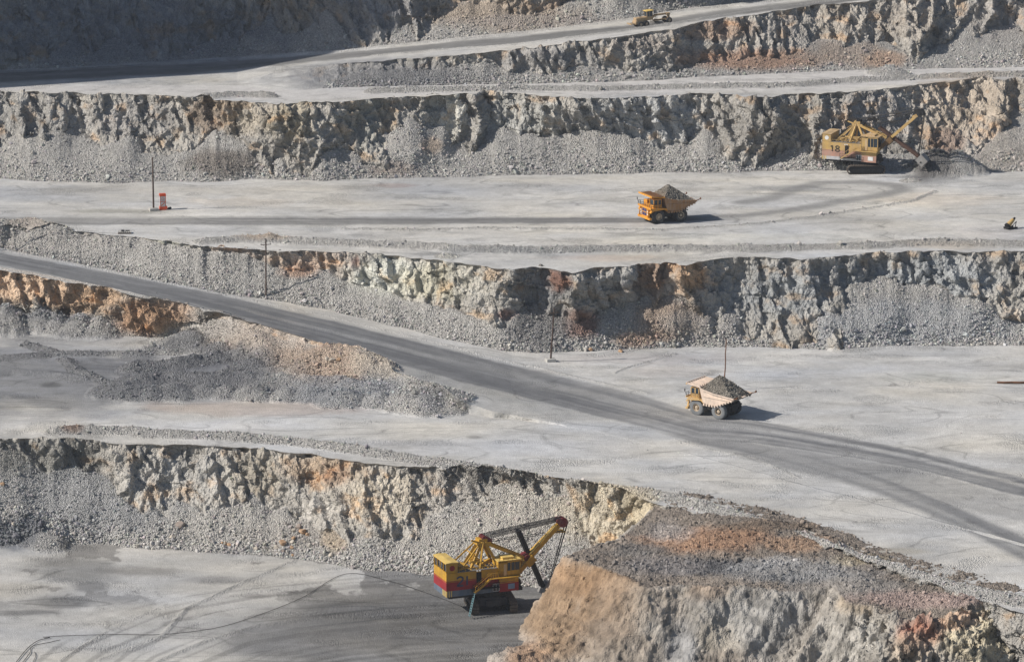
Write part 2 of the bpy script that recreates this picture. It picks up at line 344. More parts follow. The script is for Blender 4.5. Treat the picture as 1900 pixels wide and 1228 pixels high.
HEAPS = [  # (u, v, level, radius, height) dumped cones
 (352, 640, L1, 8.0, 5.4), (408, 655, L1, 6.5, 4.0), (466, 684, L1, 6.5, 3.6), (320, 645, L1, 7.0, 3.0),
 (10, 612, L1, 8, 5), (45, 606, L1, 6.5, 5.0), (78, 610, L1, 6.5, 5.0), (108, 614, L1, 5.5, 3.6), (150, 618, L1, 6.5, 3.6), (182, 620, L1, 6, 3.2),
 (792, 760, L1, 7.0, 5.0), (760, 758, L1, 6, 4.2), (705, 748, L1, 6, 4.0), (636, 744, L1, 7.5, 4.4), (574, 737, L1, 6, 3.6), (532, 738, L1, 5, 3.4), (470, 734, L1, 6.5, 3.8), (418, 733, L1, 5, 3.2), (386, 730, L1, 5.5, 3.6), (322, 731, L1, 6.5, 3.8), (285, 735, L1, 5, 3.2),
 (1690, 336, L2, 3, .6), (1738, 318, L2, 8, 5.0), (1775, 318, L2, 8, 4.5), (1660, 300, L2, 5, 1.5),
 (500, 446, L2, 4, 1.6), (830, 476, L2, 3, .8), (1650, 77+60, L3, 6, 2.0),
]
xy = P[:, :2]
lvl = P[:, 2].copy()
add = np.zeros(len(P)); 
nz1 = fbm(P[:, 0] / 2.4, P[:, 1] / 2.4, P[:, 2] / 2.4, 3, 31)
def ground_pt(u, v):
    """nearest terrain grid point with this image coordinate"""
    c = np.searchsorted(us, u); c = min(max(c, 0), NU - 1)
    col = Vv.reshape(shape)[:, c]; r = np.argmin(np.abs(col - v)); return P.reshape(shape + (3,))[r, c]
for pts, z, w, h, _ in RIDGES:
    line = np.array([(G(u, v, z) if z is not None else ground_pt(u, v))[:2] for u, v in pts])
    lo, hi = line.min(0) - w * 2, line.max(0) + w * 2
    m = np.where((xy[:, 0] > lo[0]) & (xy[:, 0] < hi[0]) & (xy[:, 1] > lo[1]) & (xy[:, 1] < hi[1]))[0]
    if z is not None: m = m[np.abs(lvl[m] - z) < 5]
    d = seg_dist(xy[m], line) * (1 + .25 * nz1[m])
    prof = np.clip(1 - d / w, 0, 1); prof = prof ** .9
    hh = .8 * h * prof * (1 + .35 * nz1[m])
    add[m] = np.maximum(add[m], hh); BERM[m] = np.maximum(BERM[m], sstep(0, .25, prof) * (1 if h > .8 else .65 if z == L2 else .35))
for u, v, z, r, h in HEAPS:
    c = G(u, v, z)[:2]
    m = np.where((np.abs(xy[:, 0] - c[0]) < r * 1.3) & (np.abs(xy[:, 1] - c[1]) < r * 1.3) & (np.abs(lvl - z) < 6))[0]
    d = np.hypot(*(xy[m] - c).T) * (1 + .2 * nz1[m])
    prof = np.clip(1 - d / r, 0, 1)
    h = h * (.58 if z == L1 and u < 850 and u > 250 else 1)
    add[m] = np.maximum(add[m], h * np.minimum(prof * 1.15, 1 - .12 * d / r) * (1 + .12 * nz1[m]) - np.maximum(lvl[m] - z, 0) * .8)
    BERM[m] = np.maximum(BERM[m], sstep(0, .2, prof))
P[:, 2] += np.maximum(add, 0)
FL = FLAT * (1 - BERM)
# low bulldozed relief on the flats
P[:, 2] += FL * .10 * fbm(P[:, 0] / 12, P[:, 1] / 12, 0, 4, 40)

# ------------------------------------------------------------------ normals + broken-rock relief
def grid_normals(Q, shp):
    Q = Q.reshape(shp + (3,))
    a = np.gradient(Q, axis=1); b = np.gradient(Q, axis=0)
    n = np.cross(a, b); n /= np.linalg.norm(n, axis=-1, keepdims=True) + 1e-9
    return n.reshape(-1, 3)
nrm = grid_normals(P, shape)
CELLR = np.zeros(len(P), F32)
inview = (Uu > -160) & (Uu < 2060) & (Vv < 1330) & (Vv > -60)
m = np.where((ROCK > .05) & inview)[0]
jp = P[m] + np.array([.45, 0, 0]) * P[m, 2:3]     # joints lean
h0, r0, e0 = facets(jp, 7.5, 2, (1, .6, .6))
h1, r1, e1 = facets(jp, 3.2, 0, (1, .8, .62))
h2, r2, e2 = facets(jp, 1.35, 1, (1, .9, .7))
def joints(p, n, s, k, wamp=.9):
    # stepped faces of a joint set: slow rise, sharp break
    n = np.array(n, float); n /= np.linalg.norm(n)
    w = fbm(p[:, 0] / (s * 3.2), p[:, 1] / (s * 6), p[:, 2] / (s * 2.6), 3, k) * wamp * 1.6 + (r0 - .5) * .9
    t = (p @ n) / s + w; f = t - np.floor(t)
    a = .35 + .65 * sstep(-.35, .35, fbm(p[:, 0] / (s * 2.2), p[:, 1] / (s * 5), p[:, 2] / (s * 1.8), 2, k + 3))
    return np.where(f < .82, f / .82, (1 - f) / .18) * a
jj_ = joints(P[m], (1, .1, .42), 5.2, 3) * 1.7 + joints(P[m], (.9, 0, -.55), 3.6, 6) * .8 + joints(P[m], (.25, .1, 1), 3.4, 9) * .65 + joints(P[m], (1, 0, .8), 1.25, 11) * .38
dd = (jj_ - 1.5 + h0 * .35 + h1 * .34 + h2 * .26) * ROCK[m] * HAMP[m] + ROCK[m] * fbm(P[m, 0] / 1.1, P[m, 1] / 1.1, P[m, 2] / 1.1, 3, 9) * .28
P[m] += nrm[m] * dd[:, None]
CELLR[m] = (r0 - .5) * .35 + (r1 - .5) * .55 + (r2 - .5) * .55
GR = np.clip(np.maximum(TAL, BERM), 0, 1)
m = np.where((GR > .05) & inview)[0]
h3, r3, e3 = facets(P[m], .62, 2)
P[m] += nrm[m] * ((h3 * .055 + fbm(P[m, 0] / 3, P[m, 1] / 3, P[m, 2] / 3, 3, 12) * .22) * GR[m])[:, None]
CELLR[m] += (r3 - .5) * .5 * GR[m]
# ------------------------------------------------------------------ colours of the ground, with the upper left shade painted in
def blob(u, v, U_, V_, ru, rv, wob):
    d = np.hypot((U_ - u) / ru, (V_ - v) / rv) + wob
    return sstep(1.15, .45, d)
PATCH = [  # (u, v, ru, rv, colour, strength, where)  r rock, t scree/berm, f flat, a all
 # face 1
 (70, 850, 170, 45, (.22, .215, .19), .8, 'ra'), (330, 900, 120, 60, (.40, .38, .34), .7, 'r'), (180, 920, 200, 90, (.27, .275, .28), .7, 't'),
 (470, 880, 60, 60, (.42, .36, .26), .7, 'r'), (600, 870, 90, 35, (.44, .30, .17), .85, 'r'), (620, 880, 40, 20, (.42, .19, .08), .5, 'r'),
 (700, 920, 110, 60, (.50, .42, .30), .8, 'r'), (850, 930, 80, 60, (.42, .38, .33), .7, 'r'), (960, 950, 120, 60, (.46, .41, .33), .8, 'rt'),
 (1130, 960, 110, 70, (.50, .42, .28), .9, 'ra'), (1190, 945, 40, 40, (.50, .38, .18), .5, 'ra'), (610, 950, 60, 30, (.5, .46, .40), .7, 'r'),
 (560, 990, 120, 40, (.33, .28, .23), .5, 't'), (620, 1000, 30, 30, (.45, .33, .19), .7, 't'), (820, 1000, 170, 60, (.42, .385, .33), .7, 't'), (430, 980, 160, 50, (.42, .39, .34), .6, 't'),
 (40, 1000, 80, 25, (.17, .18, .20), .9, 'tf'),
 (300, 722, 190, 30, (.235, .235, .24), .85, 'a'), (430, 690, 110, 40, (.235, .235, .24), .8, 'a'), (370, 640, 60, 30, (.2, .2, .21), .8, 'a'), (650, 728, 150, 36, (.25, .26, .28), .85, 'ta'), (800, 752, 40, 24, (.24, .24, .25), .8, 'ta'),
 (120, 1120, 60, 10, (.19, .185, .175), .8, 'f'), (60, 1135, 60, 5, (.19, .185, .175), .8, 'f'),
 # ramp embankment
 (60, 530, 130, 40, (.56, .36, .20), .95, 'rt'), (170, 560, 80, 35, (.55, .34, .17), .9, 'rt'), (275, 590, 90, 40, (.50, .27, .12), .95, 'rt'),
 (330, 580, 40, 30, (.42, .24, .12), .6, 'rt'), (480, 620, 120, 50, (.46, .37, .29), .9, 'art'), (600, 680, 120, 50, (.47, .33, .22), .9, 'art'),
 (700, 690, 60, 30, (.48, .40, .30), .7, 'at'), (10, 590, 60, 25, (.25, .25, .25), .8, 't'), (120, 600, 110, 25, (.24, .24, .25), .8, 't'),
 (390, 600, 60, 40, (.42, .39, .35), .6, 'rt'),
 # face 2
 (60, 450, 200, 30, (.40, .37, .33), .7, 'rt'), (300, 455, 60, 20, (.36, .36, .27), .8, 'r'), (420, 478, 60, 22, (.50, .33, .22), .9, 'r'), (560, 485, 90, 30, (.50, .36, .25), .9, 'r'),
 (555, 500, 45, 22, (.46, .27, .16), .9, 'rt'), (640, 495, 30, 30, (.46, .36, .28), .7, 'r'), (662, 490, 10, 22, (.28, .12, .09), .8, 'r'),
 (720, 510, 90, 40, (.50, .50, .42), .9, 'rt'), (820, 520, 90, 45, (.48, .44, .30), .85, 'rt'), (880, 520, 60, 50, (.45, .42, .35), .7, 'rt'),
 (1020, 530, 55, 40, (.20, .21, .22), .8, 'rt'), (1035, 520, 26, 26, (.28, .12, .07), .9, 'rt'), (1075, 600, 40, 35, (.30, .14, .09), .85, 'rt'),
 (940, 582, 25, 12, (.34, .16, .12), .8, 'art'), (1120, 520, 60, 25, (.42, .38, .33), .7, 'r'), (1150, 540, 60, 60, (.30, .30, .29), .6, 'r'),
 (1210, 520, 40, 50, (.34, .20, .11), .8, 'r'), (1280, 512, 45, 40, (.52, .30, .13), .95, 'r'), (1240, 590, 70, 50, (.35, .23, .14), .8, 'rt'), (1000, 600, 70, 50, (.23, .22, .215), .8, 'rt'),
 (1190, 630, 60, 20, (.40, .24, .14), .7, 't'), (1450, 540, 120, 60, (.28, .30, .31), .8, 'r'), (1700, 520, 200, 60, (.30, .32, .33), .85, 'r'),
 (1300, 600, 80, 40, (.33, .29, .25), .6, 't'), (1650, 600, 320, 50, (.34, .35, .36), .7, 't'),
 # face 3
 (60, 220, 120, 60, (.30, .29, .27), .7, 'r'), (250, 220, 100, 40, (.30, .28, .26), .7, 'r'), (385, 215, 60, 40, (.30, .22, .15), .9, 'r'), (470, 215, 60, 40, (.40, .34, .25), .9, 'r'),
 (540, 220, 50, 45, (.42, .35, .23), .9, 'r'), (420, 195, 60, 12, (.34, .24, .14), .8, 'r'), (410, 305, 80, 30, (.25, .21, .175), .9, 't'),
 (680, 230, 60, 60, (.33, .32, .27), .8, 'r'), (720, 230, 20, 40, (.40, .30, .18), .6, 'r'), (830, 225, 45, 60, (.47, .45, .38), .9, 'r'), (960, 230, 90, 60, (.34, .34, .31), .7, 'r'),
 (1200, 230, 160, 60, (.34, .35, .35), .8, 'r'), (1380, 230, 80, 50, (.27, .25, .22), .7, 'r'), (800, 270, 25, 20, (.40, .29, .19), .8, 't'), (730, 315, 60, 18, (.32, .24, .19), .6, 't'),
 (1620, 220, 100, 60, (.34, .31, .28), .8, 'rt'), (1800, 200, 110, 70, (.46, .36, .25), .85, 'rta'), (1850, 280, 90, 50, (.40, .35, .29), .8, 'rt'),
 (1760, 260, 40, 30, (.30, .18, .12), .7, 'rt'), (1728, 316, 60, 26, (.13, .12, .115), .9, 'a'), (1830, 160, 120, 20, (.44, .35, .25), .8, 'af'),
 # face 4
 (700, 140, 220, 30, (.22, .22, .23), .8, 'rta'), (1000, 110, 120, 30, (.27, .26, .25), .7, 'rt'), (1330, 55, 90, 25, (.38, .25, .16), .9, 'r'), (1280, 100, 60, 20, (.32, .24, .18), .6, 'r'),
 (1400, 110, 170, 26, (.38, .21, .12), .9, 'rt'), (1450, 60, 60, 40, (.36, .32, .28), .7, 'r'), (1560, 100, 100, 30, (.36, .27, .20), .8, 't'), (1640, 110, 50, 22, (.44, .27, .16), .8, 't'),
 (1560, 40, 60, 40, (.36, .30, .23), .7, 'r'), (1700, 40, 120, 50, (.36, .31, .25), .8, 'r'), (1850, 40, 80, 60, (.36, .33, .30), .8, 'rt'), (1180, 80, 60, 20, (.33, .27, .22), .7, 'r'),
 # face 5; first patch paints the corner's bluish shade into the rock colour
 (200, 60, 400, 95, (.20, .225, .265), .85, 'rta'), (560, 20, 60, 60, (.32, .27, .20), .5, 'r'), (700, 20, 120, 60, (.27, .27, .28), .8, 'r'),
 (930, 25, 160, 40, (.38, .29, .20), .9, 'rt'), (1060, 15, 60, 30, (.42, .28, .17), .7, 'r'), (1000, 40, 200, 14, (.36, .31, .27), .6, 't'),
 # flats: pit floor
 (130, 1060, 110, 30, (.22, .215, .20), .75, 'f'), (170, 1088, 40, 12, (.20, .195, .185), .8, 'f'), (110, 1115, 75, 11, (.22, .215, .20), .75, 'f'), (20, 1136, 60, 6, (.2, .195, .185), .7, 'f'),
 (250, 1058, 90, 10, (.19, .18, .165), .6, 'f'), (410, 1075, 70, 9, (.21, .20, .19), .6, 'f'), (470, 1105, 40, 6, (.22, .21, .2), .6, 'f'),
 (760, 1130, 240, 22, (.15, .145, .14), .85, 'f'), (640, 1190, 280, 42, (.19, .188, .185), .85, 'f'), (820, 1180, 200, 60, (.17, .168, .168), .8, 'f'),
 (640, 1146, 60, 6, (.42, .38, .26), .7, 'f'), (720, 1150, 40, 5, (.42, .38, .26), .7, 'f'), (700, 1215, 60, 14, (.5, .49, .47), .6, 'f'), (880, 1130, 120, 22, (.14, .14, .14), .6, 'f'),
 # flats: lower bench
 (90, 700, 300, 95, (.20, .203, .212), .9, 'ft'), (250, 640, 260, 24, (.33, .33, .335), .7, 'f'), (350, 700, 220, 50, (.19, .19, .20), .85, 'ft'), (95, 715, 26, 6, (.12, .12, .12), .8, 'f'),
 (480, 760, 220, 16, (.42, .34, .28), .8, 'f'), (300, 752, 60, 8, (.40, .30, .24), .5, 'f'), (100, 770, 220, 14, (.32, .32, .33), .5, 'f'),
 (900, 830, 420, 22, (.47, .46, .45), .5, 'f'), (300, 790, 320, 12, (.50, .49, .48), .6, 'f'), (880, 811, 22, 4, (.24, .23, .2), .7, 'f'),
 (1700, 1025, 90, 28, (.25, .25, .25), .6, 'f'), (1660, 1022, 70, 7, (.30, .27, .21), .6, 'f'), (1480, 930, 60, 14, (.32, .32, .32), .5, 'f'), (1300, 900, 120, 12, (.36, .36, .36), .4, 'f'),
 (1200, 665, 200, 12, (.42, .36, .31), .5, 'f'), (1250, 690, 110, 14, (.44, .38, .32), .5, 'f'), (1560, 700, 140, 30, (.40, .39, .37), .5, 'f'), (1650, 690, 300, 14, (.42, .42, .42), .5, 'f'),
 (1750, 700, 120, 12, (.34, .36, .35), .5, 'f'), (1880, 711, 45, 3, (.14, .12, .1), .8, 'f'),
 # flats: middle bench
 (80, 360, 190, 18, (.31, .31, .31), .7, 'f'), (400, 352, 300, 10, (.38, .36, .33), .5, 'f'), (900, 350, 260, 10, (.36, .345, .32), .6, 'f'), (730, 344, 60, 5, (.38, .27, .21), .6, 'f'), (450, 375, 120, 10, (.52, .44, .33), .6, 'f'),
 (220, 392, 120, 5, (.28, .27, .22), .6, 'f'), (1470, 350, 120, 7, (.26, .26, .26), .7, 'f'), (1740, 370, 130, 16, (.54, .47, .38), .7, 'f'), (1650, 390, 160, 14, (.52, .48, .40), .4, 'f'), (1400, 440, 300, 9, (.46, .45, .40), .5, 'f'),
 (1860, 430, 160, 16, (.50, .46, .44), .4, 'f'), (500, 444, 75, 6, (.48, .36, .25), .9, 'fta'), (650, 449, 40, 4, (.46, .36, .26), .7, 'fta'), (1120, 478, 130, 7, (.46, .36, .28), .6, 'fa'), (60, 420, 60, 10, (.42, .34, .26), .7, 'ta'), (1760, 458, 100, 5, (.46, .38, .28), .5, 'fta'),
 (840, 482, 40, 12, (.48, .46, .40), .6, 'fa'), (870, 470, 300, 5, (.26, .27, .27), .6, 't'),
 (130, 800, 26, 6, (.30, .17, .10), .8, 'ta'), (240, 798, 18, 4, (.30, .2, .13), .6, 'ta'),
]
def paint(P_, U_, V_, rock, tal, flat, seed=0):
    n = len(P_)
    wob = .38 * fbm(P_[:, 0] / 5, P_[:, 1] / 5, P_[:, 2] / 5, 4, 21 + seed)
    wob2 = fbm(P_[:, 0] / 16, P_[:, 1] / 16, P_[:, 2] / 12, 3, 25 + seed)
    fl = np.array((.518, .503, .474)); ro = np.array((.41, .388, .352)); ta = np.array((.440, .424, .398))
    col = rock[:, None] * ro + tal[:, None] * ta + flat[:, None] * fl
    if seed == 0: col = col * (1 - .13 * flat * (P_[:, 2] < 3))[:, None]
    col = col * (1 + .16 * wob2[:, None] * np.array((1.0, .95, .85)))
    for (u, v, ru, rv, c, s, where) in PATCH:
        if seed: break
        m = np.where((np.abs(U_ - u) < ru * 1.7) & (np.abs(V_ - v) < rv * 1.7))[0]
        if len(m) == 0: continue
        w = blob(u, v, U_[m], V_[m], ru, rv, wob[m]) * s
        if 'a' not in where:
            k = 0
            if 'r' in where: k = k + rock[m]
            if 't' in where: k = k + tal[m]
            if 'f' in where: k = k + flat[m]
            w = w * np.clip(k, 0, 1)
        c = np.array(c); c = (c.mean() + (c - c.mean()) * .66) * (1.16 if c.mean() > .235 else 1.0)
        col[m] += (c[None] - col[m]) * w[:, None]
    return col
TALB = np.clip(TAL + BERM * (1 - ROCK), 0, 1); FLB = np.clip(1 - ROCK - TALB, 0, 1)
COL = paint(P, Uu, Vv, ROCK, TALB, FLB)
# mineral seams following the joints of the rock
seam = ridged((P[:, 0] + .5 * P[:, 2]) / 5, P[:, 1] / 12, P[:, 2] / 14, 3, 33)
COL *= (1 + (ROCK * (.34 * (seam - .5) + .30 * CELLR) + GR * .35 * CELLR))[:, None]
wr = sstep(.1, .6, fbm(P[:, 0] / 3.2, P[:, 1] / 5, P[:, 2] / 2.2, 3, 35)) * ROCK
COL += (COL * np.array((1.25, .98, .74)) - COL) * (wr * .8)[:, None]

# haul roads: dark watered wheel tracks inside pale dust
def band(u, v, top, bot, soft):
    t = crv(top, u); b = crv(bot, u)
    wv = 2.6 * fbm(u / 60, v / 9, .5, 5, 44, .65)
    w = np.maximum(b - t, 1)
    q = (v + wv - t) / w
    return sstep(-soft, soft, q) * sstep(1 + soft, 1 - soft, q), q
onflat = (SI == 4) | (SI == 2)
ROAD = np.zeros(len(P), F32)
# ramp
rt = [(-400, 378), (0, 469), (200, 506), (400, 546), (600, 592), (800, 641), (1000, 690), (1200, 737), (1300, 767), (1400, 780), (1500, 798), (1700, 837), (1900, 886), (2300, 985)]
rb = [(-400, 398), (0, 491), (200, 533), (400, 582), (600, 640), (800, 692), (1000, 744), (1200, 793), (1300, 818), (1400, 822), (1500, 835), (1700, 870), (1900, 922), (2300, 1020)]
w1, q1 = band(Uu, Vv, rt, rb, .055)
rt2 = [(1150, 770), (1300, 802), (1400, 822), (1500, 842), (1631, 882), (1766, 935), (1900, 992), (2300, 1165)]
rb2 = [(1150, 780), (1300, 826), (1400, 846), (1500, 872), (1631, 918), (1766, 972), (1900, 1042), (2300, 1230)]
w2, q2 = band(Uu, Vv, rt2, rb2, .16); w2 = w2 * sstep(1150, 1330, Uu)
w3, q3 = band(Uu, Vv, [(-400, 402), (0, 402), (600, 403), (1180, 404), (1300, 398), (2300, 398)], [(-400, 417), (0, 417), (600, 417), (1180, 415), (1300, 412), (2300, 410)], .2)
wm, qm = band(Uu, Vv, rb, [(1150, 796), (1300, 822), (1400, 856), (1520, 884), (1660, 915), (1780, 940), (1900, 968), (2300, 1080)], .12); wm = wm * sstep(1200, 1420, Uu) * onflat * (.62 - .25 * sstep(1500, 1900, Uu))
w3 = w3 * sstep(1420, 1290, Uu) * .95 * (SI == 6)
rt5 = [(-400, 140), (0, 134), (350, 119), (640, 98), (1000, 63), (1160, 47), (1300, 25), (1600, -12), (2300, -90)]
rb5 = [(-400, 158), (0, 155), (350, 138), (640, 109), (1000, 77), (1160, 58), (1300, 38), (1600, 1), (2300, -78)]
w5, q5 = band(Uu, Vv, rt5, rb5, .16); w5 = w5 * ((SI == 10) | (SI == 8))
# turning loops in front of the far shovel
def loop(pts, hw):
    ln = np.array([G(a, b, L2)[:2] for a, b in pts]); m = np.where((SI == 6) & (Uu > 1200) & (Uu < 1760))[0]
    o = np.zeros(len(P), F32); d = seg_dist(P[m, :2], ln); o[m] = sstep(hw * 1.5, hw * .3, d + .5 * fbm(P[m, 0] / 5, P[m, 1] / 5, 0, 3, 50)); return o
w6 = loop([(1290, 404), (1380, 400), (1480, 388), (1570, 372), (1640, 362), (1675, 352), (1660, 343), (1600, 338), (1520, 340), (1470, 352), (1430, 368), (1380, 376)], 2.6) * .6
st = vnoise(Uu / 260, q1 * 7, .3, 1) * .6 + vnoise(Uu / 170, q1 * 17, .6, 2) * .7 + vnoise(Uu / 30, q1 * 5, .9, 0) * .25
w1 = w1 * onflat * np.clip(.80 + .30 * st - .35 * sstep(.55, .35, q1) * sstep(.2, .42, q1) * sstep(200, 900, Uu), 0, 1)
st2 = vnoise(Uu / 240, q2 * 5, .3, 1); w2 = w2 * onflat * np.clip(.72 + .2 * st2, 0, 1)
ROAD = np.clip(np.maximum.reduce([w1, w2, wm, w3 * (.75 + .4 * vnoise(Uu / 300, q3 * 6, 0, 4)), w5 * (.85 + .25 * vnoise(Uu / 300, q5 * 6, 0, 5)), w6]), 0, 1) * FLB
w3s = w3 * .55
rc = np.where(((SI == 4) | (SI == 2))[:, None], np.array((.150, .152, .158)), np.array((.155, .153, .150)))
shoulder, _ = band(Uu, Vv, [(a, b - 5) for a, b in rt], [(a, b + 22) for a, b in rb], .2)
shoulder = shoulder * onflat * FLB * sstep(1250, 1000, Uu)
COL += (np.array((.33, .33, .325)) - COL) * (shoulder * .75)[:, None]
COL += (rc - COL) * ROAD[:, None]
# streaks of graded dust on the flats
pf0 = lambda a_, l_: sstep(.1, .35, l_) * sstep(30, 12, a_)
pf = (SI == 0) * sstep(1160, 1080, Vv)
mud = sstep(.0, .07, fbm(P[:, 0] / 11, P[:, 1] / 15, 0, 6, 57, .6)) * pf
COL += (np.array((.21, .202, .19)) - COL) * (mud * .88)[:, None]
low = (SI == 0) * sstep(330, 620, Uu - (Vv - 1228) * .0) * sstep(1105, 1150, Vv + .12 * (Uu - 500))
arc = np.array([G(u, v, 0)[:2] for u, v in [(120, 1330), (260, 1215), (380, 1165), (520, 1140), (700, 1122), (860, 1112), (1000, 1108)]])
mm_ = np.where(SI == 0)[0]; ad = np.full(len(P), 50.); ad[mm_] = seg_dist(P[mm_, :2], arc)
lane = fbm(ad / 1.5, P[:, 0] / 34, .3, 4, 58)
COL += (np.array((.17, .166, .16)) * (1 + .75 * lane[:, None]) - COL) * (low * .88)[:, None]
COL *= (1 - .30 * pf0(ad, lane) * (SI == 0))[:, None]
stk = fbm(P[:, 0] / 26, P[:, 1] / 3.5, 0, 4, 52) * .35 + fbm(P[:, 0] / 13, P[:, 1] / 9, 0, 5, 55, .6) * .65
COL *= (1 + FLB * (1 - .5 * ROAD) * .42 * stk)[:, None]
tint = fbm(P[:, 0] / 26, P[:, 1] / 14, .3, 3, 59)[:, None] * FLB[:, None] * (1 - ROAD)[:, None]
COL *= 1 + tint * np.array((.16, .10, -.02))
tr = sstep(.80, .93, ridged((P[:, 0] * .25 + P[:, 1]) / 6, P[:, 0] / 55, .4, 2, 61)) * sstep(-.1, .3, fbm(P[:, 0] / 20, P[:, 1] / 20, .4, 2, 63))
COL *= (1 - .20 * tr * FLB)[:, None]
# bright dusted strips of the upper levels
bs = ((SI == 8) & (Vv > 0)) * FLB
COL += (np.array((.56, .54, .52)) - COL) * (bs * .7 * sstep(.05, .25, TT))[:, None]
COL = np.clip(COL, .03, .8)
GRAIN = np.clip(.12 + GR * 1.0 + ROCK * .45 + FLB * .05 * (1 - ROAD), 0, 1.2)
GRAIN = GRAIN + FLB * (1 - ROAD) * .5 * sstep(.1, .5, fbm(P[:, 0] / 8, P[:, 1] / 5, 3, 3, 70))

# ------------------------------------------------------------------ cut the grid into ground, road and cliff sheets
idx = np.arange(NR * NU).reshape(NR, NU)
Q = np.stack([idx[:-1, :-1], idx[:-1, 1:], idx[1:, 1:], idx[1:, :-1]], -1).reshape(-1, 4)
qs = SI[Q[:, 0]]
isface = np.isin(qs, [1, 3, 5, 7, 9, 11]) & ((ROCK + TAL)[Q].mean(1) > .35)
isroad = (ROAD[Q].mean(1) > .45) & ~isface
FLM = FL * (1 - .35 * ROAD)
COL4 = np.concatenate([COL, np.ones((len(COL), 1))], 1)
def sheet(name, mask, kind='structure'):
    q = Q[mask]
    uq, inv = np.unique(q, return_inverse=True)
    me = np_mesh(name, P[uq], inv.reshape(-1, 4), True, {'col': ('FLOAT_COLOR', COL4[uq]), 'grain': ('FLOAT', GRAIN[uq]), 'flatm': ('FLOAT', FLM[uq]), 'rockm': ('FLOAT', ROCK[uq] * HAMP[uq])})
    o = link(name, me, M_TERR if name == 'cliff' else M_FLAT); return tag(o, kind=kind)
sheet('ground', ~isface & ~isroad)
sheet('haul_road', isroad)
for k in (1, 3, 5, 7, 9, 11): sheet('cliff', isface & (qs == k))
# the wider country round the pit
def plain(name, x0, x1, y0, y1, z, n=40):
    gx, gy = np.meshgrid(np.linspace(x0, x1, n), np.linspace(y0, y1, n)); 
    v = np.stack([gx, gy, z + .6 * fbm(gx / 30, gy / 30, 0, 3, 3)], -1).reshape(-1, 3)
    i = np.arange(n * n).reshape(n, n); f = np.stack([i[:-1, :-1], i[:-1, 1:], i[1:, 1:], i[1:, :-1]], -1).reshape(-1, 4)
    c = np.tile(np.array([[.42, .41, .40, 1]]), (len(v), 1))
    me = np_mesh(name, v, f, True, {'col': ('FLOAT_COLOR', c), 'grain': ('FLOAT', np.full(len(v), .4))})
    return tag(link(name, me, M_TERR), kind='structure')
plain('terrain', -1500, 1500, -500, 3000, -9)

# ------------------------------------------------------------------ loose rubble
ICO = None
def rock_variants(nv=7, sub=1):
    bm = bmesh.new(); bmesh.ops.create_icosphere(bm, subdivisions=1, radius=1)
    base = np.array([v.co[:] for v in bm.verts]); f = np.array([[v.index for v in fc.verts] for fc in bm.faces]); bm.free()
    out = []
    for i in range(nv):
        r = np.random.default_rng(100 + i)
        b = base * (1 + r.uniform(-.38, .3, (len(base), 1))) * r.uniform(.55, 1.15, (1, 3))
        for _ in range(3):     # planar cuts
            nn = r.normal(size=3); nn /= np.linalg.norm(nn); d = b @ nn; lim = r.uniform(.35, .6)
            b = b - np.maximum(d - lim, 0)[:, None] * nn
        out.append(b)
    return out, f
RV, RF = rock_variants()
def scatter(name, pos, size, col, kind='stuff', label=None, cat=None):
    n = len(pos); va = RNG.integers(0, len(RV), n)
    B = np.stack(RV)[va]                                   # n,12,3
    ang = RNG.uniform(0, 6.283, (n, 3)); c, s = np.cos(ang), np.sin(ang)
    def rot(B, a, b, i):
        x, y = B[..., a].copy(), B[..., b].copy()
        B[..., a] = x * c[:, i, None] - y * s[:, i, None]; B[..., b] = x * s[:, i, None] + y * c[:, i, None]
    rot(B, 0, 1, 0); rot(B, 1, 2, 1); rot(B, 0, 2, 2)
    Vt = (B * size[:, None, None] + pos[:, None, :]).reshape(-1, 3)
    Fc = (RF[None] + (np.arange(n) * len(RV[0]))[:, None, None]).reshape(-1, 3)
    cc = np.repeat(np.concatenate([col, np.ones((n, 1))], 1), len(RV[0]), 0)
    me = np_mesh(name, Vt, Fc, False, {'col': ('FLOAT_COLOR', cc), 'grain': ('FLOAT', np.full(len(Vt), .1))})
    o = link(name, me, M_TERR); return tag(o, label, cat, kind=kind)
vis = (Uu > -120) & (Uu < 2020) & (Vv < 1300) & (Vv > -30)
w = vis * ((TALB > .5) * 1.0 + (ROCK > .5) * .035 + (FLB > .9) * .010 * (1 - ROAD))
w = w * (1 + 1.6 * sstep(0, .5, fbm(P[:, 0] / 7, P[:, 1] / 7, P[:, 2] / 7, 3, 80)))
# lower scree gathers the coarser blocks
w = w * (1 + 1.3 * BERM)
foot = np.isin(SI, [1, 3, 5, 7, 9, 11]) * sstep(.35, .0, TT)
w = w * (1 + 1.2 * foot)
NROCK = 120000
ii = RNG.choice(len(P), NROCK, p=w / w.sum())
sz = np.exp(RNG.normal(-2.18, .50, NROCK)) * (1 + .45 * foot[ii]) * np.where(FLB[ii] > .9, .50, 1)
sz = np.where((SI[ii] == 5) & (Uu[ii] < 930) | (SI[ii] == 3), sz * .78, sz); sz = np.clip(sz, .06, .8)
cl = COL[ii] * RNG.uniform(.72, 1.3, (NROCK, 1)) * (1 + RNG.normal(0, .03, (NROCK, 3)))
pp = P[ii] + RNG.uniform(-.3, .3, (NROCK, 3)) * np.array([1, 1, 0])
pp[:, 2] += sz * .15
scatter('rubble', pp, sz, np.clip(cl, .03, .85))
# bigger blocks strewn along the foot of the scree
w = vis * ((TALB > .5) & (foot > .3)) * 1.0
ii = RNG.choice(len(P), 2600, p=w / w.sum()); sz = np.clip(np.exp(RNG.normal(-1.35, .3, 2600)), .18, .6)
scatter('rubble', P[ii] + np.array([0, 0, .1]), sz, np.clip(COL[ii] * RNG.uniform(.8, 1.3, (2600, 1)), .03, .8))
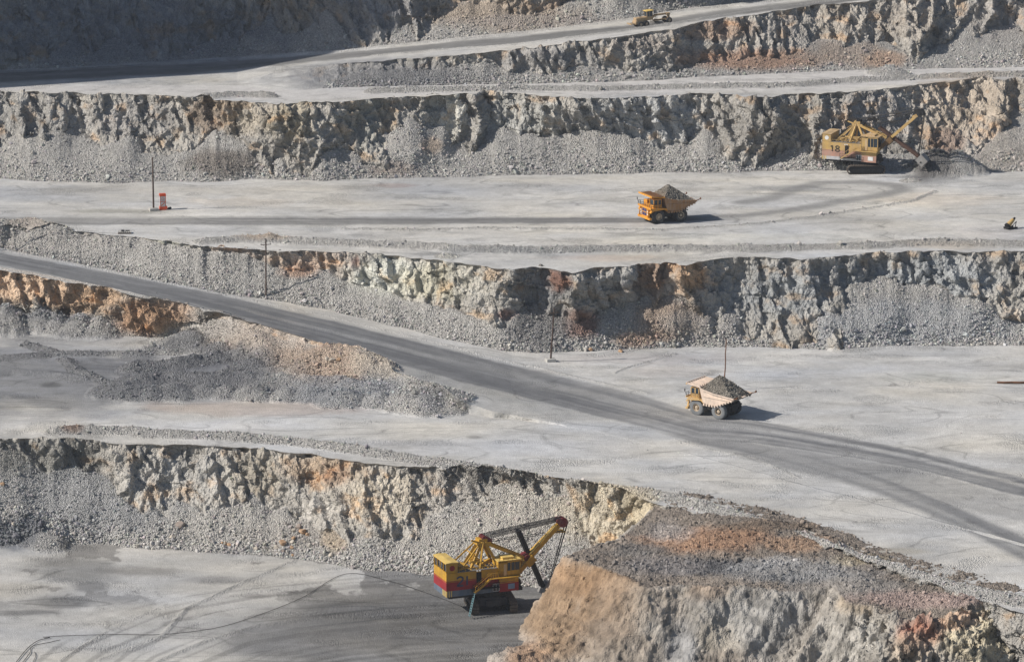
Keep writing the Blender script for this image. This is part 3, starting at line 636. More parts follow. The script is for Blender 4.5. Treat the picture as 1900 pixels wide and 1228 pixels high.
# ------------------------------------------------------------------ the spur the near shovel is digging
def build_spur():
    ZT = 14.6
    out = [(1215, 945), (1150, 992), (1052, 1021), (1075, 1032), (1110, 1042), (1160, 1062), (1200, 1076), (1260, 1072), (1337, 1082), (1449, 1086), (1546, 1086), (1577, 1116), (1631, 1124), (1681, 1139), (1766, 1138), (1833, 1126), (1900, 1118), (2300, 1160)]
    poly = np.array([G(u, v, ZT)[:2] for u, v in out])
    back = [(2300, 1120), (1900, 1095), (1766, 1060), (1597, 1010), (1428, 950), (1260, 915)]
    ring = np.concatenate([poly, np.array([G(u, v, ZT)[:2] for u, v in back])])
    x0, x1, y0, y1 = -24., 118., 636., 752.
    st = .24
    gx = np.arange(x0, x1, st); gy = np.arange(y0, y1, st)
    X, Y = np.meshgrid(gx, gy); X = X.ravel(); Y = Y.ravel()
    def sd(px, py):
        p = np.stack([px, py], 1); best = np.full(len(p), 1e9); inside = np.zeros(len(p), bool)
        n = len(ring)
        for i in range(n):
            a, b = ring[i], ring[(i + 1) % n]; ab = b - a
            t = np.clip(((p - a) @ ab) / (ab @ ab), 0, 1); best = np.minimum(best, np.hypot(*(p - a - t[:, None] * ab).T))
            c = ((a[1] > py) != (b[1] > py)) & (px < (b[0] - a[0]) * (py - a[1]) / (b[1] - a[1] + 1e-12) + a[0]); inside ^= c
        return np.where(inside, -best, best)
    d0 = sd(X, Y)
    # buttresses grow downwards, so the crest line stays put
    al = X * .8 - Y * .6
    rib = (ridged(al / 9, (X * .6 + Y * .8) / 30, .3, 3, 90) - .45) * 5.0 + fbm(X / 14, Y / 14, .7, 3, 93) * 4.0
    rib = rib * sstep(-1, 6, d0) * (.45 + .25 * sstep(10, 30, X) + .3 * sstep(50, 66, X))
    d = np.maximum(d0 - rib, 0) * (d0 > 0)
    ir = fbm(X / 3.4, Y / 3.4, .2, 4, 97) * (.7 + .8 * sstep(18, 34, X))
    d = np.maximum(d + ir * sstep(0, 1, d0), 0)
    soft = np.exp(-(((X + 2) / 17) ** 2 + ((Y - 684) / 16) ** 2)); steep = (1.75 - .65 * sstep(12, 30, X)) * (1 - soft) + .50 * soft + .12 * vnoise(X / 20, Y / 20, .4, 5)
    zf = ZT - d * steep
    zt = .5 + 2.5 * fbm(X / 11, Y / 11, .5, 2, 99) - (d0 - 6.5) * .72
    rimd = seg_dist(np.stack([X, Y], 1), np.array([G(u, v, 15)[:2] for u, v in [(1190, 925), (1260, 930), (1428, 978), (1597, 1041), (1766, 1091), (1900, 1121), (2300, 1219)]]))
    bc = G(1370, 1005, 15); topz = ZT - .3 + 2.0 * np.exp(-(((X - bc[0]) / 15) ** 2 + ((Y - bc[1]) / 9) ** 2)) + 1.7 * sstep(19, 3, rimd) + 1.1 * fbm(X / 10, Y / 12, .1, 4, 101) * (.15 + .85 * sstep(3, 10, rimd)) + .8 * sstep(.1, .6, fbm(X / 14, Y / 9, .6, 3, 103)) * sstep(0, -4, d0) - .5 * sstep(-3, 0, d0)
    apron = np.full(len(X), -99.)
    zo = np.maximum(np.maximum(zf, zt * (d0 > 0) - 99 * (d0 <= 0)), np.where(d0 > 1.5, apron, -99))
    Z = np.where(d0 <= 0, topz, np.minimum(zo, topz))
    face = sstep(-.2, .6, d0)
    tal = face * (np.maximum(zt, apron) > zf)
    rock = face * (1 - tal); top = 1 - face
    Z = np.maximum(Z, -1.2)
    Pn = np.stack([X, Y, Z], 1); shp = (len(gy), len(gx))
    nr = grid_normals(Pn, shp); nr *= np.sign(nr[:, 2:3])
    Ub, Vb = PX(Pn)
    h1, r1, _ = facets(Pn, 2.6, 0, (1, 1, .6)); h2, r2, _ = facets(Pn, .9, 1); 
    dd = rock * (h1 * .50 + h2 * .34 + fbm((X + Z) / 2.2, Y / 2.2, Z / 6, 3, 110) * .5) + (tal + top) * (h2 * .16 + fbm(X / 3.6, Y / 3.6, Z / 3, 4, 112) * .55)
    big = sstep(1500, 1640, Ub); md = sstep(66, 50, X) * rock * .5; dd = dd * (1 - md); dl = sstep(30, 14, X) * rock; dd = dd * (1 - .05 * dl) + dl * fbm((X * .55 + Z * 1.1 + Y * .35) / 1.5, (X - Z) / 12, Y / 20, 4, 124) * .45; dd += rock * big * (h1 * .55 + h2 * .3)
    Pn += nr * dd[:, None]
    base = rock[:, None] * np.array((.36, .33, .29)) + tal[:, None] * np.array((.38, .34, .30)) + top[:, None] * np.array((.245, .21, .178))
    wob = .5 * fbm(X / 6, Y / 6, Z / 6, 4, 120)
    for (u, v, ru, rv, c, s, wh) in [
        (1310, 1000, 150, 30, (.36, .22, .14), .9, top), (1240, 985, 60, 20, (.34, .31, .29), .8, top), (1480, 1010, 80, 18, (.36, .24, .16), .8, top), (1320, 1052, 170, 17, (.13, .13, .135), .9, top), (1180, 1020, 70, 16, (.17, .16, .15), .8, top), (1500, 1070, 120, 12, (.17, .165, .165), .8, top), (1420, 975, 110, 10, (.20, .15, .11), .7, top),
        (1230, 1050, 90, 20, (.24, .22, .21), .8, top), (1480, 1060, 160, 25, (.30, .30, .30), .7, top), (1580, 1090, 120, 22, (.29, .27, .25), .8, top), (1700, 1110, 140, 18, (.36, .27, .24), .8, top), (1440, 1040, 60, 12, (.45, .44, .43), .5, top), (1600, 1040, 60, 12, (.36, .31, .22), .6, top),
        (1090, 1080, 120, 70, (.29, .185, .105), .95, face), (1040, 1160, 130, 80, (.29, .20, .125), .95, face), (1150, 1120, 70, 70, (.27, .20, .14), .8, face), (1150, 1200, 90, 60, (.31, .26, .21), .8, face), (930, 1205, 80, 60, (.34, .30, .26), .9, face), (985, 1225, 50, 40, (.34, .20, .11), .7, face), (870, 1200, 50, 40, (.42, .40, .38), .8, face), (1130, 1165, 60, 20, (.25, .19, .14), .5, face),
        (1215, 1120, 60, 45, (.40, .33, .26), .7, face), (1320, 1095, 45, 25, (.34, .22, .13), .8, face), (1400, 1150, 120, 70, (.33, .33, .32), .9, face), (1270, 1200, 40, 50, (.28, .30, .33), .8, face), (1330, 1190, 50, 50, (.44, .38, .28), .6, face),
        (1340, 1225, 60, 30, (.33, .27, .22), .8, face), (1590, 1120, 40, 25, (.42, .32, .21), .8, face), (1600, 1190, 90, 60, (.44, .42, .38), .8, face), (1840, 1180, 120, 70, (.56, .49, .35), .9, face), (1700, 1175, 50, 40, (.38, .17, .11), .85, face), (1780, 1150, 50, 20, (.42, .26, .18), .7, face), (1690, 1205, 60, 40, (.48, .38, .28), .6, face)]:
        w_ = blob(u, v, Ub, Vb, ru, rv, wob) * s * wh
        c = np.array(c); c = c.mean() + (c - c.mean()) * .95; base += (c - base) * w_[:, None]
    # raking streaks left by the dipper
    stq = fbm((X * .55 + Z * 1.1 + Y * .35) / 1.8, (X - Z) / 7, Y / 11, 5, 124, .65)
    md2 = rock * sstep(66, 50, X); base += (np.array((.30, .275, .245)) - base) * (md2 * .45 * sstep(18, 30, X))[:, None]
    base *= (1 + rock * .62 * stq + .30 * ((r1 - .5) * rock + (r2 - .5)) )[:, None]
    base *= (1 + .2 * fbm(X / 7, Y / 7, Z / 7, 3, 126))[:, None]
    grain = np.clip(.35 * rock + 1.0 * tal + .7 * top, 0, 1)
    i = np.arange(len(X)).reshape(shp); q = np.stack([i[:-1, :-1], i[:-1, 1:], i[1:, 1:], i[1:, :-1]], -1).reshape(-1, 4)
    keep = (Z[q].max(1) > -.9) & ~((d0[q].min(1) < -6) & (Vb[q].min(1) < crv([(1215, 940), (1260, 925), (1428, 968), (1597, 1032), (1766, 1082), (1900, 1105), (2300, 1200)], Ub[q[:, 0]]) - 12))
    q = q[keep]; uq, inv = np.unique(q, return_inverse=True)
    c4 = np.concatenate([np.clip(base, .04, .8), np.ones((len(base), 1))], 1)
    me = np_mesh('rock_spur', Pn[uq], inv.reshape(-1, 4), True, {'col': ('FLOAT_COLOR', c4[uq]), 'grain': ('FLOAT', grain[uq]), 'flatm': ('FLOAT', np.zeros(len(uq))), 'rockm': ('FLOAT', (rock * (.3 + .2 * sstep(14, 32, X) + .5 * sstep(48, 64, X)))[uq])})
    tag(link('hill', me, M_TERR), kind='structure')
    w_ = ((tal * 1.0 + top * .35 + rock * .03) * (Ub > 820) * (Ub < 2000) * (Vb < 1290) * (Z > 0)).astype(float)
    n = 9000; jj = RNG.choice(len(X), n, p=w_ / w_.sum()); s_ = np.clip(np.exp(RNG.normal(-1.9, .55, n)), .06, .65)
    scatter('rubble', Pn[jj] + np.array([0, 0, .03]), s_, np.clip(base[jj] * RNG.uniform(.75, 1.35, (n, 1)), .03, .85))
build_spur()
# ------------------------------------------------------------------ paint, steel, rubber
def paint_mat(name, c, rough=.5, dirt=.35, dc=(.30, .27, .23), sc=1.3, metal=0.0, spec=.4):
    m, N, L, b = new_mat(name)
    tc = N.new('ShaderNodeTexCoord'); n = N.new('ShaderNodeTexNoise'); n.inputs['Scale'].default_value = sc; n.inputs['Detail'].default_value = 7; n.inputs['Roughness'].default_value = .7
    n2 = N.new('ShaderNodeTexNoise'); n2.inputs['Scale'].default_value = sc * .45; n2.inputs['Detail'].default_value = 3
    mp = N.new('ShaderNodeMapping'); mp.inputs['Scale'].default_value = (1.6, 1.6, .35)
    L.new(tc.outputs['Object'], mp.inputs[0]); L.new(mp.outputs[0], n.inputs['Vector']); L.new(tc.outputs['Object'], n2.inputs['Vector'])
    r = N.new('ShaderNodeValToRGB'); r.color_ramp.elements[0].position = .42; r.color_ramp.elements[1].position = .72
    r.color_ramp.elements[0].color = (0, 0, 0, 1); r.color_ramp.elements[1].color = (dirt * 1.6,) * 3 + (1,)
    L.new(n.outputs['Fac'], r.inputs[0])
    mx = N.new('ShaderNodeMix'); mx.data_type = 'RGBA'; mx.inputs['A'].default_value = (*c, 1); mx.inputs['B'].default_value = (*dc, 1)
    L.new(r.outputs[0], mx.inputs['Factor'])
    mx2 = N.new('ShaderNodeMix'); mx2.data_type = 'RGBA'; mx2.blend_type = 'MULTIPLY'; mx2.inputs['Factor'].default_value = .5
    r2 = N.new('ShaderNodeValToRGB'); r2.color_ramp.elements[0].color = (.55, .55, .55, 1); r2.color_ramp.elements[0].position = .3; r2.color_ramp.elements[1].position = .6
    L.new(n2.outputs['Fac'], r2.inputs[0]); L.new(mx.outputs['Result'], mx2.inputs['A']); L.new(r2.outputs[0], mx2.inputs['B'])
    L.new(mx2.outputs['Result'], b.inputs['Base Color'])
    b.inputs['Roughness'].default_value = rough; b.inputs['Metallic'].default_value = metal; b.inputs['Specular IOR Level'].default_value = spec
    return m
Y21 = paint_mat('yellow_paint', (.56, .31, .03), .6, .42, (.26, .17, .08), spec=.25)
Y18 = paint_mat('faded_yellow_paint', (.56, .37, .13), .65, .5, (.40, .30, .2), spec=.25)
R21 = paint_mat('crimson_paint', (.30, .022, .03), .55, .2, (.2, .08, .06), spec=.25)
R18 = paint_mat('faded_pink_paint', (.50, .28, .21), .6, .3, spec=.25)
BG21 = paint_mat('blue_grey_paint', (.10, .14, .20), .6, .3, spec=.25)
BG18 = paint_mat('pale_grey_paint', (.55, .55, .56), .6, .3, spec=.25)
DKR = paint_mat('dark_red_paint', (.16, .012, .015), .5, .2, spec=.3)
STEEL = paint_mat('dark_steel', (.035, .035, .04), .6, .3, (.12, .11, .10), spec=.3)
GREASE = paint_mat('greasy_steel', (.016, .016, .018), .55, .15, (.06, .055, .05), spec=.3)
WORN = paint_mat('worn_bucket_steel', (.30, .29, .28), .55, .4, (.14, .12, .1), spec=.35)
TRKM = paint_mat('track_plate_steel', (.10, .08, .065), .65, .5, (.22, .19, .16), spec=.25)
ROPE = paint_mat('wire_rope', (.03, .03, .032), .6, .1, spec=.2)
GLASS, _N, _L, _b = new_mat('window_glass'); _b.inputs['Base Color'].default_value = (.02, .035, .05, 1); _b.inputs['Roughness'].default_value = .12
DARK = paint_mat('dark_opening', (.012, .012, .014), .8, .1, spec=.1)
BLUEW = paint_mat('blue_window_panel', (.16, .26, .42), .3, .15, spec=.5)
INK = paint_mat('dark_blue_lettering', (.05, .065, .12), .6, .1, spec=.2)
INKB = paint_mat('black_lettering', (.03, .03, .03), .6, .1, spec=.2)
WHITE = paint_mat('white_paint', (.78, .78, .76), .5, .2, (.5, .48, .45))
RUST = paint_mat('rusty_steel', (.20, .095, .05), .8, .4, (.1, .06, .04), spec=.2)
WOOD = paint_mat('weathered_wood', (.085, .055, .045), .85, .4, (.16, .13, .11), sc=4, spec=.15)
CONC = paint_mat('concrete', (.55, .53, .49), .9, .3, (.36, .34, .31), spec=.2)
ORG = paint_mat('orange_red_paint', (.85, .10, .02), .45, .15, (.5, .15, .08))
TY = paint_mat('dusty_tyre_rubber', (.030, .031, .034), .9, .7, (.16, .155, .15), sc=.9, spec=.15)
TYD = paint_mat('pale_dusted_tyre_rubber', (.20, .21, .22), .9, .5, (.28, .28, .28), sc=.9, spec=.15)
TRY0 = paint_mat('orange_yellow_paint', (.76, .32, .015), .55, .4, (.40, .27, .16), spec=.3)
TRYP = paint_mat('pale_orange_paint', (.74, .47, .17), .65, .55, (.55, .42, .30), spec=.2)
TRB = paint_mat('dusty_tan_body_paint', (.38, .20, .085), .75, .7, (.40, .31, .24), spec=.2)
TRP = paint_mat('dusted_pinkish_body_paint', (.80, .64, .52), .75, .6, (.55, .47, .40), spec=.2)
GRADY = paint_mat('dusty_ochre_paint', (.46, .31, .16), .75, .7, (.45, .36, .26), spec=.2)
HUB = paint_mat('dusty_hub_paint', (.55, .44, .32), .7, .4, (.4, .36, .3), spec=.2)
NAVY = paint_mat('navy_grille_paint', (.035, .035, .13), .6, .2, spec=.3)
CABLE = paint_mat('black_rubber_cable', (.03, .03, .032), .7, .2, spec=.2)
BOULO = paint_mat('orange_boulder_stone', (.50, .32, .19), .9, .5, (.40, .30, .22), sc=.9, spec=.15)
BOULP = paint_mat('pale_boulder_stone', (.56, .50, .42), .9, .5, (.42, .38, .33), sc=.9, spec=.15)
BOULG = paint_mat('brown_grey_boulder_stone', (.33, .27, .23), .9, .5, (.24, .21, .19), sc=.9, spec=.15)

class MB:
    """collects shapes, then links them as ONE mesh"""
    def __init__(s): s.bm = bmesh.new()
    def box(s, c, d, rot=None, bev=0):
        M = Matrix.Translation(Vector(c)) @ (rot.to_4x4() if rot is not None else Matrix.Identity(4)) @ Matrix.Diagonal((d[0], d[1], d[2], 1))
        r = bmesh.ops.create_cube(s.bm, size=1, matrix=M)
        if bev:
            es = list({e for v in r['verts'] for e in v.link_edges}); bmesh.ops.bevel(s.bm, geom=es, offset=bev, segments=1, affect='EDGES')
        return s
    def b2(s, a, b, bev=0): return s.box([(a[i] + b[i]) / 2 for i in range(3)], [abs(b[i] - a[i]) for i in range(3)], None, bev)
    def bar(s, a, b, w, h=None, up=(0, 0, 1)):
        a, b = Vector(a), Vector(b); d = b - a; x = d.normalized(); u = Vector(up)
        if abs(x.dot(u)) > .98: u = Vector((1, 0, 0))
        y = u.cross(x).normalized(); z = x.cross(y); R = Matrix((x, y, z)).transposed()
        return s.box((a + b) / 2, (d.length, w, h or w), R)
    def cyl(s, a, b, r, r2=None, n=12, caps=True):
        a, b = Vector(a), Vector(b); d = b - a
        M = Matrix.Translation((a + b) / 2) @ d.to_track_quat('Z', 'Y').to_matrix().to_4x4()
        bmesh.ops.create_cone(s.bm, cap_ends=caps, segments=n, radius1=r, radius2=r if r2 is None else r2, depth=d.length, matrix=M); return s
    def tube(s, pts, r, n=5):
        for a, b in zip(pts[:-1], pts[1:]): s.cyl(a, b, r, n=n)
        return s
    def prism(s, pts, y0, y1):
        """pts (x, z) extruded along y"""
        A = [s.bm.verts.new((p[0], y0, p[1])) for p in pts]; B = [s.bm.verts.new((p[0], y1, p[1])) for p in pts]
        s.bm.faces.new(A); s.bm.faces.new(B[::-1]); n = len(pts)
        for i in range(n): s.bm.faces.new((A[i], B[i], B[(i + 1) % n], A[(i + 1) % n]))
        return s
    def quad(s, pts):
        s.bm.faces.new([s.bm.verts.new(p) for p in pts]); return s
    def lathe(s, prof, c, axis='Y', n=24, closed=False):
        """prof (radius, offset along axis)"""
        rings = []
        for r, o in prof:
            ring = []
            for i in range(n):
                t = 2 * math.pi * i / n; a, b = r * math.cos(t), r * math.sin(t)
                p = {'Y': (a, o, b), 'Z': (a, b, o), 'X': (o, a, b)}[axis]
                ring.append(s.bm.verts.new((c[0] + p[0], c[1] + p[1], c[2] + p[2])))
            rings.append(ring)
        pr = list(zip(rings[:-1], rings[1:])) + ([(rings[-1], rings[0])] if closed else [])
        for A, B in pr:
            for i in range(n): s.bm.faces.new((A[i], A[(i + 1) % n], B[(i + 1) % n], B[i]))
        return s
    def build(s, name, mat, parent=None, smooth=False):
        me = bpy.data.meshes.new(name); bmesh.ops.recalc_face_normals(s.bm, faces=s.bm.faces); s.bm.to_mesh(me); s.bm.free()
        if smooth:
            for p in me.polygons: p.use_smooth = True
            try: me.set_sharp_from_angle(angle=math.radians(35))
            except Exception: pass
        return link(name, me, mat, parent)

# digits as stroked bars on the house side (x right, z up), drawn in the plane y = y0
GLYPH = {'2': [(0, .8), (.15, .97), (.45, 1), (.68, .85), (.66, .62), (0, 0), (.72, 0)], '1': [(.08, .78), (.38, 1), (.38, 0)],
         '8': [(.35, .52), (.05, .68), (.05, .88), (.35, 1), (.65, .88), (.65, .68), (.35, .52), (.0, .32), (.0, .12), (.35, 0), (.7, .12), (.7, .32), (.35, .52)],
         'I': [(.2, 1), (.2, 0)], '1b': [(.3, 1), (.3, 0)]}
def digits(txt, x, z, h, y0, wd, mat, parent, name='house_number', sp=.95):
    m = MB()
    for i, ch in enumerate(txt):
        g = GLYPH[ch]
        for a, b in zip(g[:-1], g[1:]):
            m.bar((x + (i * sp + a[0]) * h, y0, z + a[1] * h), (x + (i * sp + b[0]) * h, y0, z + b[1] * h), .03, wd, up=(0, 1, 0)) if False else \
            m.bar((x + (i * sp + a[0]) * h, y0, z + a[1] * h), (x + (i * sp + b[0]) * h, y0, z + b[1] * h), wd, .03, up=(0, -1, 0))
    return m.build(name, mat, parent)

# ------------------------------------------------------------------ electric rope shovel
def make_shovel(name, loc, yaw, label, num, P_, track_yaw, stick, scale=1.0, big=True, bucket_dir=(0, -1)):
    Yc, Rc, Gc, ink = P_
    R = empty(name, loc, yaw, label, 'mining shovel', 'rope shovels at work in the pit', scale=scale)
    W = 3.1; z0, z1, z2, z3 = (3.75, 4.85, 6.4, 8.15) if big else (2.95, 3.75, 5.1, 7.3)
    zc0, zc1 = (6.55, 9.35) if big else (5.7, 9.1)
    # ---- crawlers (their own heading under the house)
    ct, st = math.cos(track_yaw), math.sin(track_yaw)
    def TR(p): return (p[0] * ct - p[1] * st, p[0] * st + p[1] * ct, p[2])
    for sy in (-1, 1):
        pr = []
        for i in range(9):
            a = math.pi / 2 + math.pi * i / 8; pr.append((-3.5 + 1.0 * math.cos(a), 1.05 + 1.0 * math.sin(a)))
        for i in range(9):
            a = -math.pi / 2 + math.pi * i / 8; pr.append((3.5 + 1.0 * math.cos(a), 1.05 + 1.0 * math.sin(a)))
        m = MB(); m.prism([(p[0] * .9, 1.05 + (p[1] - 1.05) * .8) for p in pr], sy * 3.45 - .55, sy * 3.45 + .55)
        for k in range(6): m.cyl((-3.1 + 1.24 * k, sy * 3.45 - .7, .75), (-3.1 + 1.24 * k, sy * 3.45 + .7, .75), .42, n=12)
        for v in m.bm.verts: v.co = TR(v.co)
        tr = m.build('crawler_track', GREASE, R)
        m = MB(); per = [Vector((p[0], 0, p[1])) for p in pr] + [Vector((pr[0][0], 0, pr[0][1]))]
        # walk the loop and lay plates
        L_ = [0]
        for a, b in zip(per[:-1], per[1:]): L_.append(L_[-1] + (b - a).length)
        n = 34
        for k in range(n):
            s_ = L_[-1] * k / n
            j = max(i for i in range(len(L_) - 1) if L_[i] <= s_); a, b = per[j], per[j + 1]
            t = (s_ - L_[j]) / (L_[j + 1] - L_[j]); c = a.lerp(b, t); d = (b - a).normalized(); nrm_ = Vector((d.z, 0, -d.x))
            Rm = Matrix((d, Vector((0, 1, 0)), d.cross(Vector((0, 1, 0))))).transposed()
            m.box((c.x, sy * 3.45, c.z), (.50, 1.35, .16), Rm); m.box((c.x, sy * 3.45, c.z), (.12, 1.35, .34), Rm)
        for v in m.bm.verts: v.co = TR(v.co)
        m.build('track_plate_belt', TRKM, tr)
    m = MB(); m.box((0, 0, 1.9), (5.6, 4.9, 1.5)); m.box((0, 0, 1.7), (6.6, 2.6, 1.1)); m.box((2.2, 0, 1.5), (.8, 5.6, .9)); m.box((-2.2, 0, 1.5), (.8, 5.6, .9))
    for v in m.bm.verts: v.co = TR(v.co)
    m.build('undercarriage', STEEL, R)
    MB().cyl((0, 0, 2.6), (0, 0, 3.5), 2.7, n=32).cyl((0, 0, 3.5), (0, 0, 4.1), 2.3, n=32).build('slewing_ring', GREASE, R)
    MB().b2((-9.3, -W + .15, z0 + .02), (3.2, W - .15, z0 + .5)).b2((-9, -W + .3, z0 - .45), (-5.2, W - .3, z0)).build('deck_frame', GREASE, R)
    # ---- machinery house
    X0, X1 = -9.6, .3
    m = MB(); m.b2((X0, -W, z2), (X1, W, z3 - .06)); m.build('house', Yc, R)
    MB().b2((X0 - .02, -W - .02, z1), (X1 + .02, W + .02, z2)).build('red_band', Rc, R)
    MB().b2((X0 + .01, -W - .01, z0), (X1 - .01, W + .01, z1)).build('grey_skirt', Gc, R)
    m = MB(); m.b2((X0 - .045, -W - .045, z2 + .12), (X1, W + .045, z2 + .24)); m.b2((X0 - .045, -W - .045, z2 + .0), (X1, W + .045, z2 + .02)); m.build('red_stripe', Rc, R)
    MB().b2((X0 + 2.1, -W - .06, z3 - .06), (X1 + .05, W + .06, z3 + .02)).build('roof_panel', paint_roof, R)
    m = MB()
    for k in range(7): m.b2((X0 + 2.6 + k * 1.1, -W + .4, z3 + .02), (X0 + 2.75 + k * 1.1, W - .4, z3 + .14))
    m.b2((-6.6, -1.6, z3), (-4.9, .6, z3 + .55)); m.b2((-3.2, .8, z3), (-1.6, 2.5, z3 + .7)); m.box((-2.4, -1.2, z3 + .35), (1.6, .5, .5), Matrix.Rotation(.5, 3, 'Y')); m.box((-1.4, -.6, z3 + .4), (1.5, .4, .5), Matrix.Rotation(-.5, 3, 'Y')); m.box((-.6, .2, z3 + .4), (1.3, .5, .6), Matrix.Rotation(-.35, 3, 'Y'))
    m.build('roof_machinery', Yc, R)
    # rails round the roof
    m = MB()
    for x in np.arange(X0 + 2.4, X1, 1.2): m.b2((x - .03, -W - .02, z3), (x + .03, -W + .04, z3 + .55))
    m.b2((X0 + 2.4, -W - .02, z3 + .5), (X1, -W + .04, z3 + .56)); m.build('roof_rail', Yc, R)
    # rear upper cabin with open louvres
    xr = X0 + 2.2; zt = z3 + 1.75
    m = MB(); m.b2((X0, -W, z3), (xr, -W + .12, zt)); m.b2((X0, W - .12, z3), (xr, W, zt)); m.b2((xr - .1, -W, z3), (xr, W, zt)); m.b2((X0, -W, z3 - .06), (X0 + .1, W, z3 + .12))
    m.b2((X0, -W, zt - .2), (X0 + .1, W, zt))
    for k in range(5): m.b2((X0, -W + k * 1.5, z3), (X0 + .12, -W + k * 1.5 + .14, zt))
    cabn = m.build('rear_cabin', Yc, R)
    MB().b2((X0 + .35, -W + .15, z3), (X0 + .45, W - .15, zt - .1)).build('louvre_opening', DARK, cabn)
    m = MB()
    for k in range(6): m.bar((X0 + .2, -2.4 + k * .95, z3 + .2), (X0 + .22, -2.0 + k * .95, zt - .25), .1, .05)
    m.build('louvre_blade', BG18, cabn)
    MB().prism([(X0 - .15, zt), (xr + .1, zt), (xr + .1, zt + .1), (X0 + 1.0, zt + .22), (X0 - .15, zt + .1)], -W - .12, W + .12).build('cabin_roof', paint_pale[0 if big else 1], cabn)
    MB().cyl((X0 + 1.1, -W - .03, z3 + .85), (X0 + 1.1, -W + .01, z3 + .85), .5, n=20).build('round_emblem', Rc if big else WHITE, R)
    # ribs hanging from the rear skirt
    m = MB()
    for k in range(5): m.b2((X0 - .03, -W + k * .42, z0), (X0 + .05, -W + k * .42 + .2, z1))
    for k in range(3): m.b2((X0 + k * .42 - .0, -W - .04, z0), (X0 + k * .42 + .2, -W + .02, z1))
    m.build('rear_ladder_slats', paint_pale[0], R)
    digits(num, X0 + 2.0, z2 - .75 if big else z2 - .15, 1.65 if big else 1.4, -W - .07, .30 if big else .2, ink, R)
    # door, small lamps
    MB().b2((-3.9, -W - .05, z2 - .55), (-2.95, -W + .1, z2 + 1.35)).build('door_opening', DARK, R)
    m = MB(); m.cyl((-3.8, -W - .35, z2 + 1.75), (-3.8, -W - .05, z2 + 1.6), .13); m.cyl((-3.3, -W - .35, z2 + 1.75), (-3.3, -W - .05, z2 + 1.6), .13); m.build('floodlight', WHITE, R)
    # ---- operator side module
    m = MB(); m.b2((.35, -W - .35, 5.3 if big else 4.5), (4.0, -.4, zc0 - .05)); mod = m.build('lower_cab_module', Yc, R)
    MB().b2((.33, -W - .37, z0 - .02), (4.02, -.38, 5.3 if big else 4.5)).build('red_band', Rc, mod)
    MB().b2((.35, -W - .42, 5.45), (4.0, -W - .36, 5.52)).build('red_stripe', Rc, mod)
    MB().b2((2.0, -W - .43, z0 + .4), (3.25, -W - .36, z0 + 1.35)).build('side_window', BLUEW if big else WHITE, mod)
    MB().b2((-.9, -W - .4, z0 + .3), (.3, -W - .3, z0 + 1.6)).build('framed_window', GLASS, mod)
    m = MB()
    for x in (-.9, -.3, .3): m.b2((x - .04, -W - .45, z0 + .3), (x + .04, -W - .38, z0 + 1.6))
    for z in (z0 + .3, z0 + 1.6): m.b2((-.94, -W - .45, z - .04), (.34, -W - .38, z + .04))
    m.build('window_frame', BG18, mod)
    m = MB(); m.b2((.2, -W - .3, zc0), (4.4, -W - .18, zc0 + .95)); m.b2((.2, -W - .3, zc0), (1.9, -W - .18, zc1)); m.b2((.2, -W - .3, zc1 - .35), (4.4, -W - .18, zc1)); m.b2((4.25, -W - .3, zc0), (4.4, -W - .18, zc1))
    m.b2((.2, -.5, zc0), (4.4, -.38, zc1)); m.b2((.2, -W - .3, zc0), (.32, -.4, zc1)); m.b2((4.28, -W - .3, zc0), (4.4, -.4, zc0 + .8)); m.b2((.2, -W - .3, zc0), (4.4, -.4, zc0 + .1))
    cab = m.build('operator_cab', Yc, R)
    MB().b2((1.92, -W - .24, zc0 + .95), (4.24, -W - .2, zc1 - .35)).b2((4.32, -W - .15, zc0 + .8), (4.36, -.5, zc1 - .2)).build('cab_window', GLASS, cab)
    m = MB(); m.b2((2.5, -W - .33, zc0 + .4), (2.62, -W - .28, zc1 - .3)); m.b2((3.3, -W - .33, zc0 + .9), (3.36, -W - .28, zc1 - .3)); m.build('cab_window_post', Yc, cab)
    MB().b2((1.2, -W - .33, zc0 + .1), (1.75, -W - .28, zc1 - .6)).build('cab_door', paint_pale[1], cab)
    MB().b2((.05, -W - .45, zc1), (4.6, -.25, zc1 + .12)).b2((1.2, -W + .2, zc1 + .12), (3.4, -1.0, zc1 + .5)).build('cab_roof', paint_pale[0 if big else 1], cab)
    m = MB()
    for x in np.arange(.35, 4.4, .8): m.b2((x - .03, -W - .42, zc1 + .12), (x + .03, -W - .36, zc1 + .6))
    m.b2((.3, -W - .42, zc1 + .57), (4.4, -W - .36, zc1 + .62)); m.build('cab_roof_rail', Yc, cab)
    # platform, stairs
    m = MB(); m.b2((-1.6, -W - 1.1, zc0 - .15), (.4, -W - .0, zc0 - .03)); m.b2((.3, -W - 1.1, zc0 - .18), (4.3, -W - .3, zc0 - .06))
    for x in np.arange(-1.5, .3, .45): m.b2((x - .03, -W - 1.08, zc0), (x + .03, -W - 1.02, zc0 + 1.0))
    m.b2((-1.55, -W - 1.08, zc0 + .95), (.3, -W - 1.0, zc0 + 1.02)); m.build('platform', Yc, R)
    m = MB(); a, b = Vector((-1.6, -W - .95, zc0 - .1)), Vector((-4.6, -W - .95, z0 + .55))
    for dy in (-.12, .55):
        m.bar(a + Vector((0, dy, 0)), b + Vector((0, dy, 0)), .09, .28); m.bar(a + Vector((0, dy, 1.0)), b + Vector((0, dy, 1.0)), .06, .06)
    for k in range(14):
        p = a.lerp(b, (k + .5) / 14); m.b2((p.x - .16, p.y - .12, p.z + .02), (p.x + .16, p.y + .55, p.z + .08))
        if k % 3 == 1: m.bar((p.x, p.y - .12, p.z), (p.x, p.y - .12, p.z + 1.0), .05)
    m.build('stairway', Yc, R)
